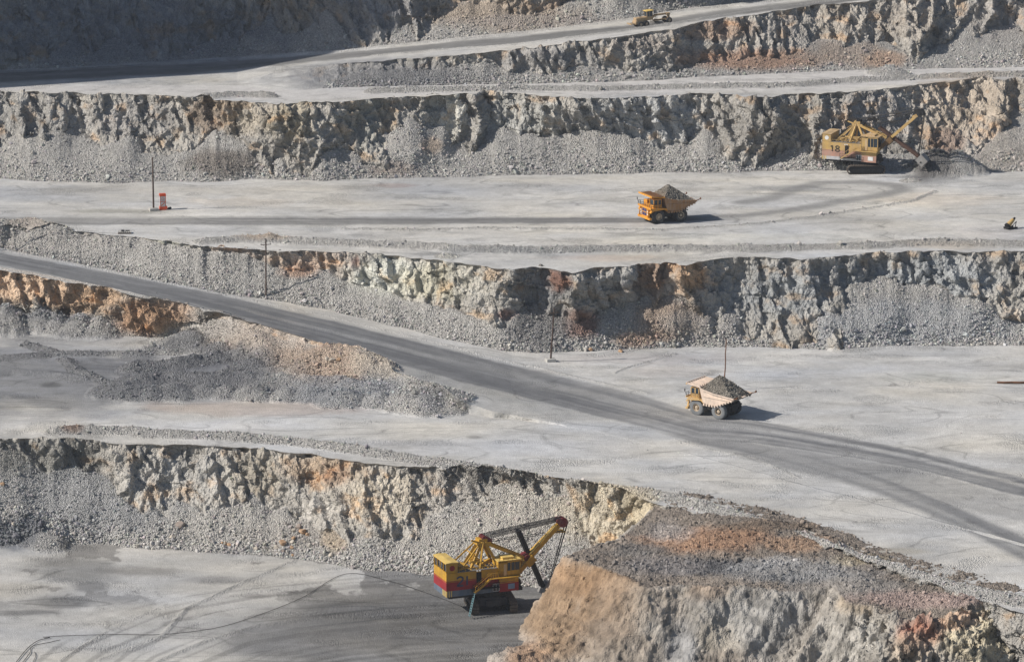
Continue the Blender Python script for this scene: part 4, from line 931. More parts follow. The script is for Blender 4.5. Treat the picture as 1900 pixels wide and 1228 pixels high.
    m = MB(); a, b = Vector((-4.5, -W - .8, z0 + .5)), Vector((-6.2, -W - 2.6, .5 if big else 1.8))
    for dy in (-.1, .5): m.bar(a + Vector((0, dy, 0)), b + Vector((0, dy, 0)), .07, .16)
    for k in range(10):
        p = a.lerp(b, (k + .5) / 10); m.b2((p.x - .1, p.y - .1, p.z), (p.x + .1, p.y + .5, p.z + .06))
    m.build('boarding_ladder', paint_mat('teal_ladder_paint', (.12, .26, .30), .5, .2) if big else STEEL, R)
    m = MB(); m.b2((-5.0, -W - .9, z1 - .1), (.3, -W - .05, z1 - .02))
    for x in np.arange(-4.9, .3, 1.0): m.b2((x - .03, -W - .9, z1), (x + .03, -W - .84, z1 + .95))
    m.b2((-5, -W - .9, z1 + .9), (.3, -W - .84, z1 + .95)); m.b2((-5, -W - .9, z1 + .45), (.3, -W - .84, z1 + .49)); m.build('side_walkway', GREASE, R)
    # ---- A-frame
    ap = Vector((-1.9, 0, 12.5 if big else 11.6)); m = MB()
    for sy in (-1, 1):
        a = ap + Vector((0, sy * .9, 0))
        m.bar((-6.6, sy * 2.3, z3), a + Vector((-.3, 0, 0)), .2, .26); m.bar((-4.4, sy * 1.7, z3), a, .36, .42); m.bar((-2.9, sy * 2.2, z3), a + Vector((.1, 0, 0)), .36, .42)
        m.bar(a + Vector((.5, 0, 0)), (.9, sy * 1.8, z3 - .3), .34, .5)
    m.bar((-4.4, -1.6, z3 + 1.2), (-2.9, -2.0, z3 + 1.2), .15, .25); m.bar((-3.9, -1.5, 10.6), (-3.9, 1.5, 10.6), .15)
    af = m.build('gantry_frame', Yc, R)
    az = ap.z; m = MB(); m.b2((-2.9, -1.15, az - .5), (-.3, 1.15, az - .05)); m.b2((-2.5, -.9, az - .05), (-.9, .9, az + .55)); m.bar((-4.0, -.9, az + .5), (-2.4, -.9, az), .16, .3); m.build('gantry_head', Yc, af)
    m = MB()
    for y in (-.75, -.25, .25, .75): m.cyl((-1.4, y - .12, az + .55), (-1.4, y + .12, az + .55), .55, n=16); m.cyl((-.4, y - .1, az + .05), (-.4, y + .1, az + .05), .45, n=16)
    m.build('gantry_sheave', GREASE if not big else DKR, af)
    m = MB(); jt = Vector((7.1, 0, 8.25)) if big else Vector((6.1, 0, 8.4))
    for sy in (-1, 1): m.bar((-1.2, sy * 1.0, az - .2), jt + Vector((0, sy * .75, 0)), .34, .55)
    for t in (.2, .4, .6, .8): q_ = Vector((-1.2, 0, az - .2)).lerp(jt, t); m.bar(q_ + Vector((0, -.9, 0)), q_ + Vector((0, .9, 0)), .16)
    m.build('front_strut', Yc, R)
    # ---- boom: two tapered halves meeting at the shipper shaft
    ft = Vector((2.4, 0, 3.9)) if big else Vector((2.0, 0, 4.2)); tip = Vector((13.8, 0, 14.4)) if big else Vector((13.8, 0, 15.2)); d = (tip - ft).normalized(); mid_ = ft + d * ((jt - ft).dot(d))
    up = Vector((-d.z, 0, d.x))
    m = MB()
    for sy in (-1, 1):
        m.bar(ft + Vector((0, sy * 1.4, 0)), mid_ + Vector((0, sy * .95, 0)), .5, .8)
    for t in (.12, .45, .75): q_ = ft.lerp(mid_, t); m.bar(q_ + Vector((0, -1.2, 0)), q_ + Vector((0, 1.2, 0)), .3)
    m.box(mid_ - up * .2, (1.9, 3.0, 1.3), Matrix((d, Vector((0, 1, 0)), -up)).transposed())
    m.build('lower_boom', Yc if big else paint_boomlow, R)
    m = MB(); e = tip - d * 1.3
    m.bar(mid_ + Vector((0, -.75, 0)) + up * .1, e + Vector((0, -.45, 0)) + up * .1, .38, .62, up=up); m.bar(mid_ + Vector((0, .75, 0)) + up * .1, e + Vector((0, .45, 0)) + up * .1, .38, .62, up=up)
    m.bar(e - d * .4, tip, 1.1, .55, up=up); m.bar(e - d * .8 + up * .55, tip - d * .2 + up * .1, .9, .3, up=up)
    ub = m.build('upper_boom', Yc, R)
    if big:
        m = MB(); n = 26
        for sy in (-1,):
            for k in range(n):
                q_ = mid_.lerp(e, k / n) + up * .75 + Vector((0, sy * .55, 0)); m.box(q_, (.14, .5, .10), Matrix((d, Vector((0, 1, 0)), -up)).transposed())
            m.bar(mid_ + up * .68 + Vector((0, -.85, 0)), e + up * .68 + Vector((0, -.75, 0)), .09, .22, up=up); m.bar(mid_ + up * .68 + Vector((0, -.28, 0)), e + up * .68 + Vector((0, -.28, 0)), .09, .22, up=up)
        m.build('boom_ladder', paint_pale[0], ub)
        m = MB(); m.b2((tip.x - 1.6, -.9, tip.z - 1.75), (tip.x + .4, .9, tip.z - 1.68)); m.bar(tip - d * 1.4, (tip.x + .3, -.8, tip.z - 1.7), .08); m.build('tip_platform', Yc, ub)
    m = MB()
    for y in (-.55, .55):
        m.cyl((tip.x, y - .16, tip.z), (tip.x, y + .16, tip.z), .9, n=24); m.cyl((tip.x - .75, y - .12, tip.z + .3), (tip.x - .75, y + .12, tip.z + .3), .55, n=16)
    m.cyl((tip.x, -.8, tip.z), (tip.x, .8, tip.z), .3)
    m.build('boom_point_sheave', DKR if big else GREASE, R)
    # ---- saddle block and stick
    sh = mid_ + up * (.55 if big else .1); hi, lo = Vector(stick[0]), Vector(stick[1]); sdir = (lo - hi).normalized()
    m = MB(); m.cyl(sh + Vector((0, -1.2, 0)), sh + Vector((0, 1.2, 0)), .62, n=18); m.box(sh, (1.5, 1.5, 1.1), Matrix((sdir, Vector((0, 1, 0)), sdir.cross(Vector((0, 1, 0))))).transposed())
    m.build('saddle_block', DKR if big else GREASE, R)
    m = MB()
    for sy in (-.42, .42): m.bar(hi + Vector((0, sy, 0)), lo + Vector((0, sy, 0)), .42, .72)
    m.bar(hi, hi + sdir * .5, 1.2, .7); m.bar(lo - sdir * .6, lo, 1.6, .8)
    if not big:
        for k in range(14): q_ = hi.lerp(lo, (k + .5) / 14); m.box(q_ + Vector((0, -.42, -.42)), (.18, .3, .2))
    m.build('dipper_stick', GREASE if big else paint_boomlow2, R)
    # ---- dipper
    bz = Vector(bucket_dir + (0,)) if len(bucket_dir) == 2 else Vector(bucket_dir)
    f = Vector(bucket_dir).normalized(); s_ = Vector((0, 1, 0)); n_ = f.cross(s_)
    Bm = Matrix((f, s_, n_)).transposed(); c0 = lo + sdir * .2
    m = MB(); wb, lb, hb, t = (2.7, 2.6, 2.4, .14) if big else (2.3, 2.3, 2.0, .14)
    for dy in (-wb / 2, wb / 2): m.box(c0 + Bm @ Vector((lb / 2, dy, 0)), (lb, t, hb), Bm)
    m.box(c0 + Bm @ Vector((lb / 2, 0, hb / 2)), (lb, wb + t, t), Bm); m.box(c0 + Bm @ Vector((lb / 2, 0, -hb / 2)), (lb, wb + t, t), Bm)
    m.box(c0 + Bm @ Vector((.05, 0, 0)), (t, wb, hb), Bm); m.box(c0 + Bm @ Vector((lb * .5, 0, -hb / 2 - .12)), (.3, wb + .3, .2), Bm)
    dp = m.build('dipper', WORN, R)
    m = MB()
    for k in range(5): q_ = c0 + Bm @ Vector((lb, -wb / 2 + .25 + k * (wb - .5) / 4, hb / 2)); m.bar(q_, q_ + Bm @ Vector((.65, 0, .06)), .26, .2)
    m.build('dipper_teeth', GREASE, dp)
    bail = c0 + Bm @ Vector((lb * .55, 0, -hb / 2))
    m = MB(); 
    for sy in (-1, 1): m.bar(c0 + Bm @ Vector((lb * .55, sy * 1.4, -.2)), bail + Bm @ Vector((0, sy * .3, -1.2)), .14, .2)
    m.build('bail', GREASE, dp)
    # ---- ropes
    m = MB(); hp = bail + Bm @ Vector((0, 0, -1.2))
    for y in (-.6, -.35, .35, .6): m.cyl((tip.x + .95, y, tip.z), hp + Vector((0, y * .4, 0)), .07, n=5)
    m.build('hoist_rope', ROPE, R)
    m = MB()
    for y in (-.75, -.25, .25, .75): m.cyl((-1.3, y, az + 1.1), (tip.x - .6, y * .9, tip.z + .85), .065, n=5); m.cyl((-.4, y, az + .5), (tip.x - .7, y * .8, tip.z + .35), .06, n=5)
    for y in (-.5, .5): m.cyl((-.2, y, az - .1), (tip.x - 3.2, y, tip.z - 1.9), .055, n=5)
    m.build('suspension_rope', ROPE, R)
    m = MB(); dr = Vector((.2, 0, z3 - .3))
    for y in (-.3, .3): m.cyl(dr + Vector((0, y, 0)), (tip.x - .3, y, tip.z + .95), .035, n=5)
    m.cyl(dr, hi, .035, n=5); m.cyl(dr + Vector((0, .3, 0)), sh, .035, n=5); m.build('crowd_rope', ROPE, R)
    # front machinery
    m = MB(); m.b2((.4, -.2, z0), (3.2, W - .1, z1 + .6)); m.cyl((4.1, -2.6, z0 + 1.0), (4.1, -1.2, z0 + 1.0), .8, n=16); m.b2((3.6, -W - .3, z0 - .1), (4.8, .2, z0 + .5)); m.b2((3.9, -2.9, z0 + .3), (4.7, -.6, z0 + 1.7)); m.build('front_deck', GREASE, R)
    return R
paint_roof = paint_mat('dusty_roof_steel', (.16, .15, .14), .8, .6, (.36, .33, .29), spec=.15)
paint_pale = [paint_mat('bleached_yellow_paint', (.72, .50, .14), .6, .2, (.5, .42, .28), spec=.2), paint_mat('tan_yellow_paint', (.60, .42, .22), .65, .3, (.45, .38, .3), spec=.2)]
paint_boomlow = paint_mat('grimy_boom_paint', (.22, .13, .06), .7, .5, (.05, .045, .04), spec=.2)
paint_boomlow2 = paint_mat('rusty_stick_paint', (.10, .055, .04), .7, .5, (.05, .04, .035), spec=.2)

S21 = make_shovel('rope_shovel', V(910, 1126, 0), math.radians(22), 'bright yellow and crimson rope shovel numbered 21 digging at the brown rock spur', '2I', (Y21, R21, BG21, INK), math.radians(-22 - 80), ((5.3, 0, 13.7), (10.0, 0, 2.9)), bucket_dir=(.8, 0, -.35))
S18 = make_shovel('rope_shovel', V(1603, 318, L2), math.radians(-22), 'faded yellow rope shovel numbered 18 scooping rubble below the cliff on the upper bench', '18', (Y18, R18, BG18, INKB), math.radians(22 + 3), ((3.6, 0, 11.0), (13.6, 0, 4.7)), scale=.97, big=False, bucket_dir=(.72, 0, -.7))
# ------------------------------------------------------------------ haul trucks, local +x forward
def make_wheel(parent, x, y, r, w, tym, side, n=32):
    """side = +1/-1 outward direction in y"""
    m = MB(); hw = w / 2
    m.lathe([(r * .52, -hw), (r * .80, -hw * 1.04), (r * .95, -hw * .92), (r, -hw * .62), (r, hw * .62), (r * .95, hw * .92), (r * .80, hw * 1.04), (r * .52, hw)], (x, y, r), n=n, closed=True)
    for k in range(n):
        t = 2 * math.pi * (k + .5) / n
        if k % 1 == 0:
            R = Matrix.Rotation(-t, 3, 'Y'); m.box((x + (r + .0) * math.cos(t), y, r + (r + .0) * math.sin(t)), (.09, w * .9, .13), R)
    ty = m.build('tyre', tym, parent, True)
    m = MB(); o = side
    m.lathe([(r * .53, -o * hw * .9), (r * .53, o * hw * .82), (r * .44, o * hw * .86), (r * .40, o * hw * .35), (r * .24, o * hw * .30), (r * .22, o * hw * .75), (r * .14, o * hw * .85), (.01, o * hw * .85)], (x, y, r), n=20)
    m.build('rim', HUB, ty, True)
    return ty
def make_truck(loc, yaw, label, bodym, tym, loadlabel, railed, pitch=0, load_s=1.0):
    TRY = TRYP if railed else TRY0
    R = empty('dump_truck', loc, 0, label, 'dump truck', 'loaded dump trucks on the haul roads', rot=(0, pitch, yaw))
    rr = 1.52
    make_wheel(R, 3.15, -2.25, rr, 1.1, tym, -1); make_wheel(R, 3.15, 2.25, rr, 1.1, tym, 1)
    for y, s in ((-2.6, -1), (-1.35, -1), (1.35, 1), (2.6, 1)): make_wheel(R, -2.15, y, rr, 1.02, TY if abs(y) < 2 or y < 0 else tym, s)
    # frame, axle, tank
    MB().b2((-4.0, -.75, 1.35), (5.0, .75, 2.2), .05).cyl((-2.15, -2.9, 1.52), (-2.15, 2.9, 1.52), .55).b2((-.6, -2.0, 1.2), (1.4, -.9, 2.3), .1).b2((-.6, .9, 1.2), (1.4, 2.0, 2.3), .1).cyl((3.15, -2.2, 1.52), (3.15, 2.2, 1.52), .35).b2((-3.4, -.9, 1.0), (-1.0, .9, 2.2), .1).build('chassis', GREASE, R)
    MB().b2((-.5, -2.75, 1.35), (1.1, -2.0, 2.5), .15).build('fuel_tank', bodym, R)
    # front end
    fr = MB(); fr.b2((4.7, -1.35, 1.35), (5.35, 1.35, 3.35), .06); fr.b2((2.9, -1.2, 2.2), (4.8, 1.2, 3.3)); fr.build('engine_hood', TRY, R)
    m = MB(); 
    for z in (1.65, 2.55):
        m.b2((5.33, -1.0, z), (5.40, -.08, z + .7)); m.b2((5.33, .08, z), (5.40, 1.0, z + .7))
    m.build('grille', NAVY, R)
    MB().b2((5.0, -2.9, .95), (5.6, 2.9, 1.4), .06).build('bumper', TRY, R)
    m = MB(); m.b2((2.2, -3.15, 3.35), (5.3, 3.15, 3.52)); m.b2((5.25, -3.15, 3.3), (5.4, 3.15, 3.72))
    for sy in (-1, 1):
        m.prism([(1.5, 3.38), (4.9, 3.38), (5.3, 2.7), (5.3, 2.5), (4.7, 2.9), (1.9, 3.15), (1.2, 2.6), (1.2, 2.9)], sy * 2.2 - .9, sy * 2.2 + .9)
    m.build('deck', TRY, R)
    for sy in (-1, 1):
        m = MB(); m.bar((5.3, sy * 1.9, 3.4), (5.5, sy * 2.2, 1.2), .1, .35)
        for k in range(6): m.b2((5.2, sy * 2.05 - .32, 1.45 + k * .34), (5.5, sy * 2.05 + .32, 1.52 + k * .34))
        m.build('access_ladder', TRY, R)
    for sy in (-1, 1):
        m = MB(); m.cyl((5.36, sy * 1.62, 2.7), (5.46, sy * 1.62, 2.7), .2); m.cyl((5.36, sy * 1.62, 2.1), (5.46, sy * 1.62, 2.1), .2); m.build('headlight', WHITE, R)
    m = MB()
    for sy in (-1, 1):
        for x in (2.4, 3.2, 4.0, 4.8, 5.3): m.cyl((x, sy * 3.08, 3.5), (x, sy * 3.08, 4.45), .035, n=6)
        m.cyl((2.4, sy * 3.08, 4.45), (5.3, sy * 3.08, 4.45), .035, n=6); m.cyl((2.4, sy * 3.08, 4.0), (5.3, sy * 3.08, 4.0), .03, n=6)
    for y in (-3.08, -2.2, -1.3, -.4, .5, 1.4, 2.3, 3.08): m.cyl((5.3, y, 3.5), (5.3, y, 4.45), .035, n=6)
    m.cyl((5.3, -3.08, 4.45), (5.3, 3.08, 4.45), .035, n=6); m.cyl((5.3, -3.08, 4.0), (5.3, 3.08, 4.0), .03, n=6)
    for sy in (-1, 1): m.cyl((5.2, sy * 3.1, 3.5), (5.5, sy * 3.3, 5.0), .04, n=6); m.b2((5.45, sy * 3.3 - .15, 4.6), (5.52, sy * 3.3 + .15, 5.1))
    m.build('guard_rail', STEEL, R)
    # cab on the left of the deck (+y) for the pair: put where the photo shows it
    cy = 1.85 if not railed else 1.85
    for sgn, nm in ((1, 'cab'),):
        y0, y1 = sgn * .75, sgn * 2.75
        m = MB(); m.b2((2.5, min(y0, y1), 3.52), (4.5, max(y0, y1), 4.25)); m.b2((2.5, min(y0, y1), 5.35), (4.5, max(y0, y1), 5.55), .04)
        for x in (2.5, 4.32):
            for y in (min(y0, y1), max(y0, y1) - .16): m.b2((x, y, 4.2), (x + .18, y + .16, 5.4))
        m.b2((3.35, max(y0, y1) - .15, 4.2), (3.55, max(y0, y1), 5.4)); m.b2((2.5, min(y0, y1), 4.2), (2.6, max(y0, y1), 5.4))
        cb = m.build('cab', TRY, R)
        MB().b2((2.6, min(y0, y1) + .06, 4.2), (4.42, max(y0, y1) - .06, 5.36)).build('cab_window', GLASS, cb)
    MB().b2((2.5, -2.7, 3.52), (4.2, -1.2, 4.7), .08).build('electrical_cabinet', TRY, R)
    MB().b2((2.7, -1.1, 3.52), (4.6, .6, 4.1), .08).cyl((4.3, -.8, 4.1), (4.3, -.8, 4.9), .2).build('air_cleaner', TRY, R)
    # dump body: floor slopes up to the tail, canopy over the cab
    Wb = 3.25
    side = [(1.9, 5.85), (1.3, 3.1), (-1.9, 2.75), (-5.6, 4.45), (-5.75, 4.75), (-4.4, 4.85)]
    m = MB()
    for sy in (-1, 1):
        a, b = sy * Wb, sy * (Wb - .12)
        m.prism([(2.0, 5.8), (1.15, 2.85), (-1.6, 2.55), (-5.9, 4.35), (-5.9, 4.65), (-1.2, 5.05), (1.3, 5.55)], min(a, b), max(a, b))
    m.prism([(1.2, 2.9), (-1.6, 2.6), (-5.9, 4.35), (-5.9, 4.5), (-1.6, 2.75), (1.2, 3.05)], -Wb + .1, Wb - .1)
    m.prism([(1.15, 2.9), (2.0, 5.8), (2.15, 5.8), (1.3, 2.9)], -Wb, Wb)
    m.b2((-6.3, -.5, 4.42), (-5.8, .5, 4.55))
    body = m.build('dump_body', bodym, R)
    can = MB().prism([(1.9, 5.72), (5.15, 6.05), (5.15, 6.2), (1.9, 5.95)], -Wb, Wb).build('canopy', bodym if railed else TRY, R)
    m = MB()
    m.b2((5.1, -Wb - .03, 5.98), (5.25, Wb + .03, 6.32))
    m.build('canopy_lip', TRY, can)
    m = MB()
    for k in range(10): m.b2((2.3, -Wb + .15 + k * .68, 6.02), (5.1, -Wb + .3 + k * .68, 6.22)) if not railed else None
    if railed:
        for k in range(9): m.prism([(2.1, 6.0), (5.1, 6.2), (5.1, 6.42), (2.1, 6.22)], -Wb + .2 + k * .75, -Wb + .42 + k * .75)
        m.prism([(4.95, 6.18), (5.15, 6.2), (5.15, 6.5), (4.95, 6.5)], -Wb, Wb)
    m.build('canopy_ribs', bodym, can)
    m = MB()
    for sy in (-1, 1):
        y0, y1 = sy * Wb, sy * (Wb + .2)
        m.prism([(1.3, 5.32), (1.3, 5.55), (-1.2, 5.07), (-5.9, 4.68), (-5.9, 4.45), (-1.2, 4.84)], min(y0, y1), max(y0, y1))
        y1 = sy * (Wb + .12)
        m.prism([(1.15, 4.1), (1.2, 4.28), (-4.3, 4.18), (-4.7, 4.0), (-4.2, 3.98)], min(y0, y1), max(y0, y1))
    m.build('side_rail', bodym, body)
    m = MB(); n = 11
    for sy in (-1, 1):
        for k in range(n):
            t = k / (n - 1); x = 1.0 - 6.3 * t; z = (2.62 if x > -1.6 else 2.62 + (-1.6 - x) * .42)
            y0, y1 = sy * (Wb - .1), sy * (Wb + .16); m.b2((x - .16, min(y0, y1), z - .28), (x + .16, max(y0, y1), z + .12))
    for k in range(7): m.b2((-5.2 + k * 1.0, -Wb + .3, (2.62 if -5.2 + k > -1.6 else 2.62 + (-1.6 + 5.2 - k) * .42) - .3), (-4.9 + k * 1.0, Wb - .3, (2.62 if -5.2 + k > -1.6 else 2.62 + (-1.6 + 5.2 - k) * .42) + .05))
    m.build('body_rib', bodym, body)
    for sy in (-1, 1):
        m = MB(); m.bar((-5.7, sy * (Wb - .2), 4.5), (-6.7, sy * (Wb + .1), 4.85), .12, .16); m.b2((-6.8, sy * (Wb + .1) - .2, 4.75), (-6.65, sy * (Wb + .1) + .2, 5.15))
        m.build('tail_bracket', RUST, body)
    MB().b2((-4.3, -1.2, 2.0), (-3.9, 1.2, 2.7)).b2((-4.3, -2.2, 2.3), (-4.1, 2.2, 2.5)).build('rear_frame', GREASE, R)
    # the heaped load is its own thing
    nx, ny = 56, 40
    gx, gy = np.meshgrid(np.linspace(-6.0, 2.05, nx), np.linspace(-Wb + .12, Wb - .12, ny))
    e = np.minimum.reduce([(gx + 6.0) * .62, (2.05 - gx) * 1.15 + .55, (Wb - .12 - np.abs(gy)) * 1.15 + .25])
    rim_ = np.where(gx > -1.2, 5.05 + (gx + 1.2) * .2, 5.05 + (gx + 1.2) * .085)
    nz = fbm(gx * 1.1, gy * 1.1, yaw, 4, 7)
    h = rim_ - .55 + np.minimum(e, 2.75 * load_s + .25 * nz) + .28 * nz
    h = np.where(gx > .9, np.minimum(h, 5.7 + (1.9 - gx) * 1.1), h)
    vs = np.stack([gx, gy, h], -1).reshape(-1, 3); vs += RNG.normal(0, .045, vs.shape)
    b0 = vs.copy(); b0[:, 2] = np.interp(b0[:, 0], [-5.9, -1.6, 1.3, 2.1], [4.55, 2.85, 3.1, 5.7]); edge = np.zeros((ny, nx), bool); edge[0] = edge[-1] = edge[:, 0] = edge[:, -1] = True; 
    vs[edge.ravel()] = b0[edge.ravel()]
    i = np.arange(nx * ny).reshape(ny, nx); f = np.stack([i[:-1, :-1], i[:-1, 1:], i[1:, 1:], i[1:, :-1]], -1).reshape(-1, 4)
    cbase = np.array((.225, .205, .175)); cc = cbase * (1 + .5 * fbm(vs[:, 0] / 1.5, vs[:, 1] / 1.5, 1, 3, 5)[:, None]); 
    cc = cc + (np.array((.26, .19, .13)) - cc) * (sstep(.5, 2.2, vs[:, 0]) * .6)[:, None]
    LO = empty('rock_load', loc, 0, loadlabel, 'rock load', 'rock loads heaped in the dump trucks', rot=(0, pitch, yaw))
    me = np_mesh('heap', vs, f, False, {'col': ('FLOAT_COLOR', np.concatenate([cc, np.ones((len(cc), 1))], 1)), 'grain': ('FLOAT', np.full(len(vs), 1.0))})
    link('heap', me, M_TERR, LO)
    inn = np.where(~edge.ravel())[0]; jj = RNG.choice(inn, 900); n = 900
    s_ = np.clip(np.exp(RNG.normal(-2.3, .4, n)), .05, .26)
    o = scatter('stones', vs[jj] + RNG.uniform(-.05, .05, (n, 3)), s_, np.clip(cc[jj] * RNG.uniform(.6, 1.9, (n, 1)), .03, .7), kind='stuff'); o.parent = LO
    return R
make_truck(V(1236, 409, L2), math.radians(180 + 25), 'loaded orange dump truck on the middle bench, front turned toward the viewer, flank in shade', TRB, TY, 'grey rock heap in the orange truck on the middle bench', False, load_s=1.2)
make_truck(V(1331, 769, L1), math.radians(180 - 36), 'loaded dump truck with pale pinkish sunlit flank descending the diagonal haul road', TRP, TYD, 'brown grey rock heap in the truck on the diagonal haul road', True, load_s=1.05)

# ------------------------------------------------------------------ motor grader
def make_grader(loc, yaw, pitch):
    R = empty('motor_grader', loc, 0, 'small dusty ochre motor grader with square cab on the uppermost ramp', 'motor grader', rot=(0, pitch, yaw))
    for x in (-3.3, -1.75):
        for s in (-1, 1): make_wheel(R, x, s * 1.15, .72, .5, TY, s, 20)
    for s in (-1, 1): make_wheel(R, 4.6, s * 1.15, .72, .45, TY, s, 20)
    MB().b2((-4.3, -.75, 1.0), (-1.1, .75, 2.35), .12).b2((-4.5, -.9, .8), (-3.9, .9, 1.6), .05).build('engine_cover', GRADY, R)
    MB().b2((-5.9, -1.2, .95), (-5.6, 1.2, 1.25)).bar((-5.7, -.7, 1.1), (-4.3, -.6, 1.1), .15).bar((-5.7, .7, 1.1), (-4.3, .6, 1.1), .15).build('ripper', GRADY, R)
    m = MB(); m.b2((-1.3, -.75, 1.4), (.4, .75, 2.3))
    for x in (-1.25, .3):
        for y in (-.75, .65): m.b2((x, y, 2.3), (x + .1, y + .1, 3.6))
    m.b2((-.5, -.75, 2.3), (-.4, -.65, 3.6)); cb = m.build('cab', GRADY, R)
    MB().b2((-1.2, -.7, 2.3), (.35, .7, 3.6)).build('cab_window', GLASS, cb)
    MB().b2((-1.45, -.95, 3.6), (.6, .95, 3.78), .04).build('cab_roof', paint_pale[0], cb)
    m = MB(); m.bar((.3, 0, 1.7), (1.5, 0, 2.35), .5, .45); m.bar((1.4, 0, 2.3), (5.0, 0, 2.2), .42, .4); m.bar((5.0, 0, 2.3), (5.1, 0, 1.0), .5, .5); m.bar((4.6, -1.1, .8), (4.6, 1.1, .8), .25); m.b2((4.4, -.5, 1.9), (5.3, .5, 2.4)); m.bar((-3.3, 0, .8), (-1.7, 0, .8), 1.4, .3); m.build('frame', GRADY, R)
    m = MB(); m.bar((4.6, 0, 1.0), (1.6, -.6, 1.0), .2); m.bar((4.6, 0, 1.0), (1.6, .6, 1.0), .2); m.cyl((1.5, 0, .95), (1.5, 0, 1.15), .8, n=20); m.build('drawbar', GRADY, R)
    m = MB()
    for k in range(6): a = .25 * k; m.box((1.7 - .02 * k + .0, 0, .25 + .1 * k), (.08 + .06 * (k % 2), 3.6, .12), Matrix.Rotation(math.radians(28), 3, 'Z'))
    m.build('blade', WORN, R)
    m = MB(); 
    for y in (-.45, .45): m.cyl((1.6, y, 1.1), (1.7, y, 3.1), .07, n=8)
    m.cyl((1.2, .1, 1.1), (2.2, .5, 2.6), .06, n=8); m.build('lift_cylinder', STEEL, R)
    MB().cyl((-2.3, .3, 2.3), (-2.3, .3, 3.1), .07, n=8).cyl((-3.0, -.4, 2.3), (-3.0, -.4, 2.8), .12, n=8).build('exhaust_pipe', STEEL, R)
    for s in (-1, 1): MB().cyl((5.3, s * .35, 2.2), (5.4, s * .35, 2.2), .1, n=8).build('headlight', WHITE, R)
zg = float(crv([(1000, 55.6), (1200, 58.0), (1600, 62)], 1207))
make_grader(V(1207, 47, zg), math.radians(27), math.radians(-4))

VG = Vv.reshape(shape); PG = P.reshape(shape + (3,))
_pu, _pv = PX(P)
def ground_pt2(u, v):
    c = int(np.clip(np.searchsorted(us, u), 0, NU - 1)); sl_ = slice(max(c - 3, 0), c + 4)
    a = _pv.reshape(shape)[:, sl_]; b = _pu.reshape(shape)[:, sl_]; d = (a - v) ** 2 + (b - u) ** 2; k = np.unravel_index(np.argmin(d), d.shape)
    return Vector(PG[:, sl_][k].tolist())
# ------------------------------------------------------------------ poles
def make_pole(u, v, z, h, lean, label, r=.15, arm=True, base=True, mat=None, tilt=0, kinks=False):
    mat = mat or WOOD
    R = empty('utility_pole', ground_pt2(u, v) if u > 0 else V(u, v, z), 0, label, 'utility pole', 'wooden power line poles in the pit')
    top = Vector((lean, 0, h)); m = MB()
    n = 7
    for k in range(n):
        a, b = top * (k / n), top * ((k + 1) / n)
        if kinks: a = a + Vector((.06 * math.sin(k * 2.2), 0, 0)); b = b + Vector((.06 * math.sin((k + 1) * 2.2), 0, 0))
        m.cyl(a, b, r * (1.1 - .3 * k / n), r * (1.1 - .3 * (k + 1) / n), n=10)
    m.build('post', mat, R)
    if arm:
        c = top * .91; m = MB(); m.bar(c + Vector((-1.1, -.15, -.06)), c + Vector((1.1, -.1, .1)), .14, .14); m.bar(c + Vector((-.6, -.15, 0)), c + Vector((0, -.15, -.7)), .06); m.build('crossarm', mat, R)
        m = MB()
        for x in (-1.0, 1.0): m.cyl(c + Vector((x, -.12, .05)), c + Vector((x, -.12, .3)), .07, n=8)
        m.cyl(top, top + Vector((0, 0, .25)), .07, n=8); m.build('insulator', STEEL, R)
    if base:
        Rz = Matrix.Rotation(math.radians(18), 3, 'Z'); MB().box((0, -.1, .3), (2.0, 1.5, .62), Rz, .06).build('concrete_block', CONC, R)
    return R
make_pole(285, 391, L2, 12.0, 0, 'dark bare pole in a low concrete block beside the orange cabinet', r=.20, arm=False)
make_pole(494, 549, 22.8, 12.2, .15, 'dark pole with short crossarm beside the ramp, standing in front of the orange rock', r=.17, base=False)
make_pole(1021, 670, L1 + .2, 11.2, .75, 'thin leaning pole with crossarm on a whitish concrete block at the toe of the face', r=.17)
make_pole(1344, 724, L1, 10.5, .25, 'rust brown bare rod pole standing behind the truck on the diagonal road', r=.12, arm=False, base=False, mat=RUST, kinks=True)
make_pole(-34, 458, 29.0, 12.2, .1, 'power line pole with crossarm just beyond the left edge above the ramp', r=.16, base=False)

# ------------------------------------------------------------------ orange cabinet
R = empty('switch_cabinet', V(302, 389, L2), math.radians(12), 'bright orange red cabinet on skids with white panels beside the bare pole', 'switch cabinet')
MB().b2((-.75, -.6, 0), (.75, .6, .25), .04).b2((-.75, -.65, .25), (1.0, .6, .75), .05).build('skid', ORG, R)
m = MB(); m.b2((-.6, -.5, .75), (.6, .5, 3.1))
cbx = m.build('case', BG18, R)
m = MB()
for x in (-.64, .56): m.b2((x, -.56, .7), (x + .1, -.46, 3.15))
m.b2((-.64, -.56, 1.85), (.66, -.5, 1.98)); m.build('frame', ORG, cbx)
MB().b2((-.72, -.62, 3.1), (.72, .6, 3.62), .05).build('hood', ORG, R)
m = MB(); m.b2((-.42, -.545, 2.02), (.42, -.50, 3.0)); m.b2((-.42, -.545, .85), (.42, -.50, 1.82)); pn = m.build('white_panel', WHITE, R)
m = MB(); m.bar((-.38, -.56, .95), (.38, -.56, 1.7), .16, .02, up=(0, -1, 0))
m.lathe([(.22, -.57), (.30, -.57), (.30, -.55), (.22, -.55)], (0, 0, 2.5), n=16, closed=True); m.build('red_mark', ORG, pn)
MB().cyl((1.35, -.2, .25), (1.8, .3, .25), .28, n=10).b2((1.0, -.1, 0), (1.6, .2, .3)).build('cable_stub', GREASE, R)

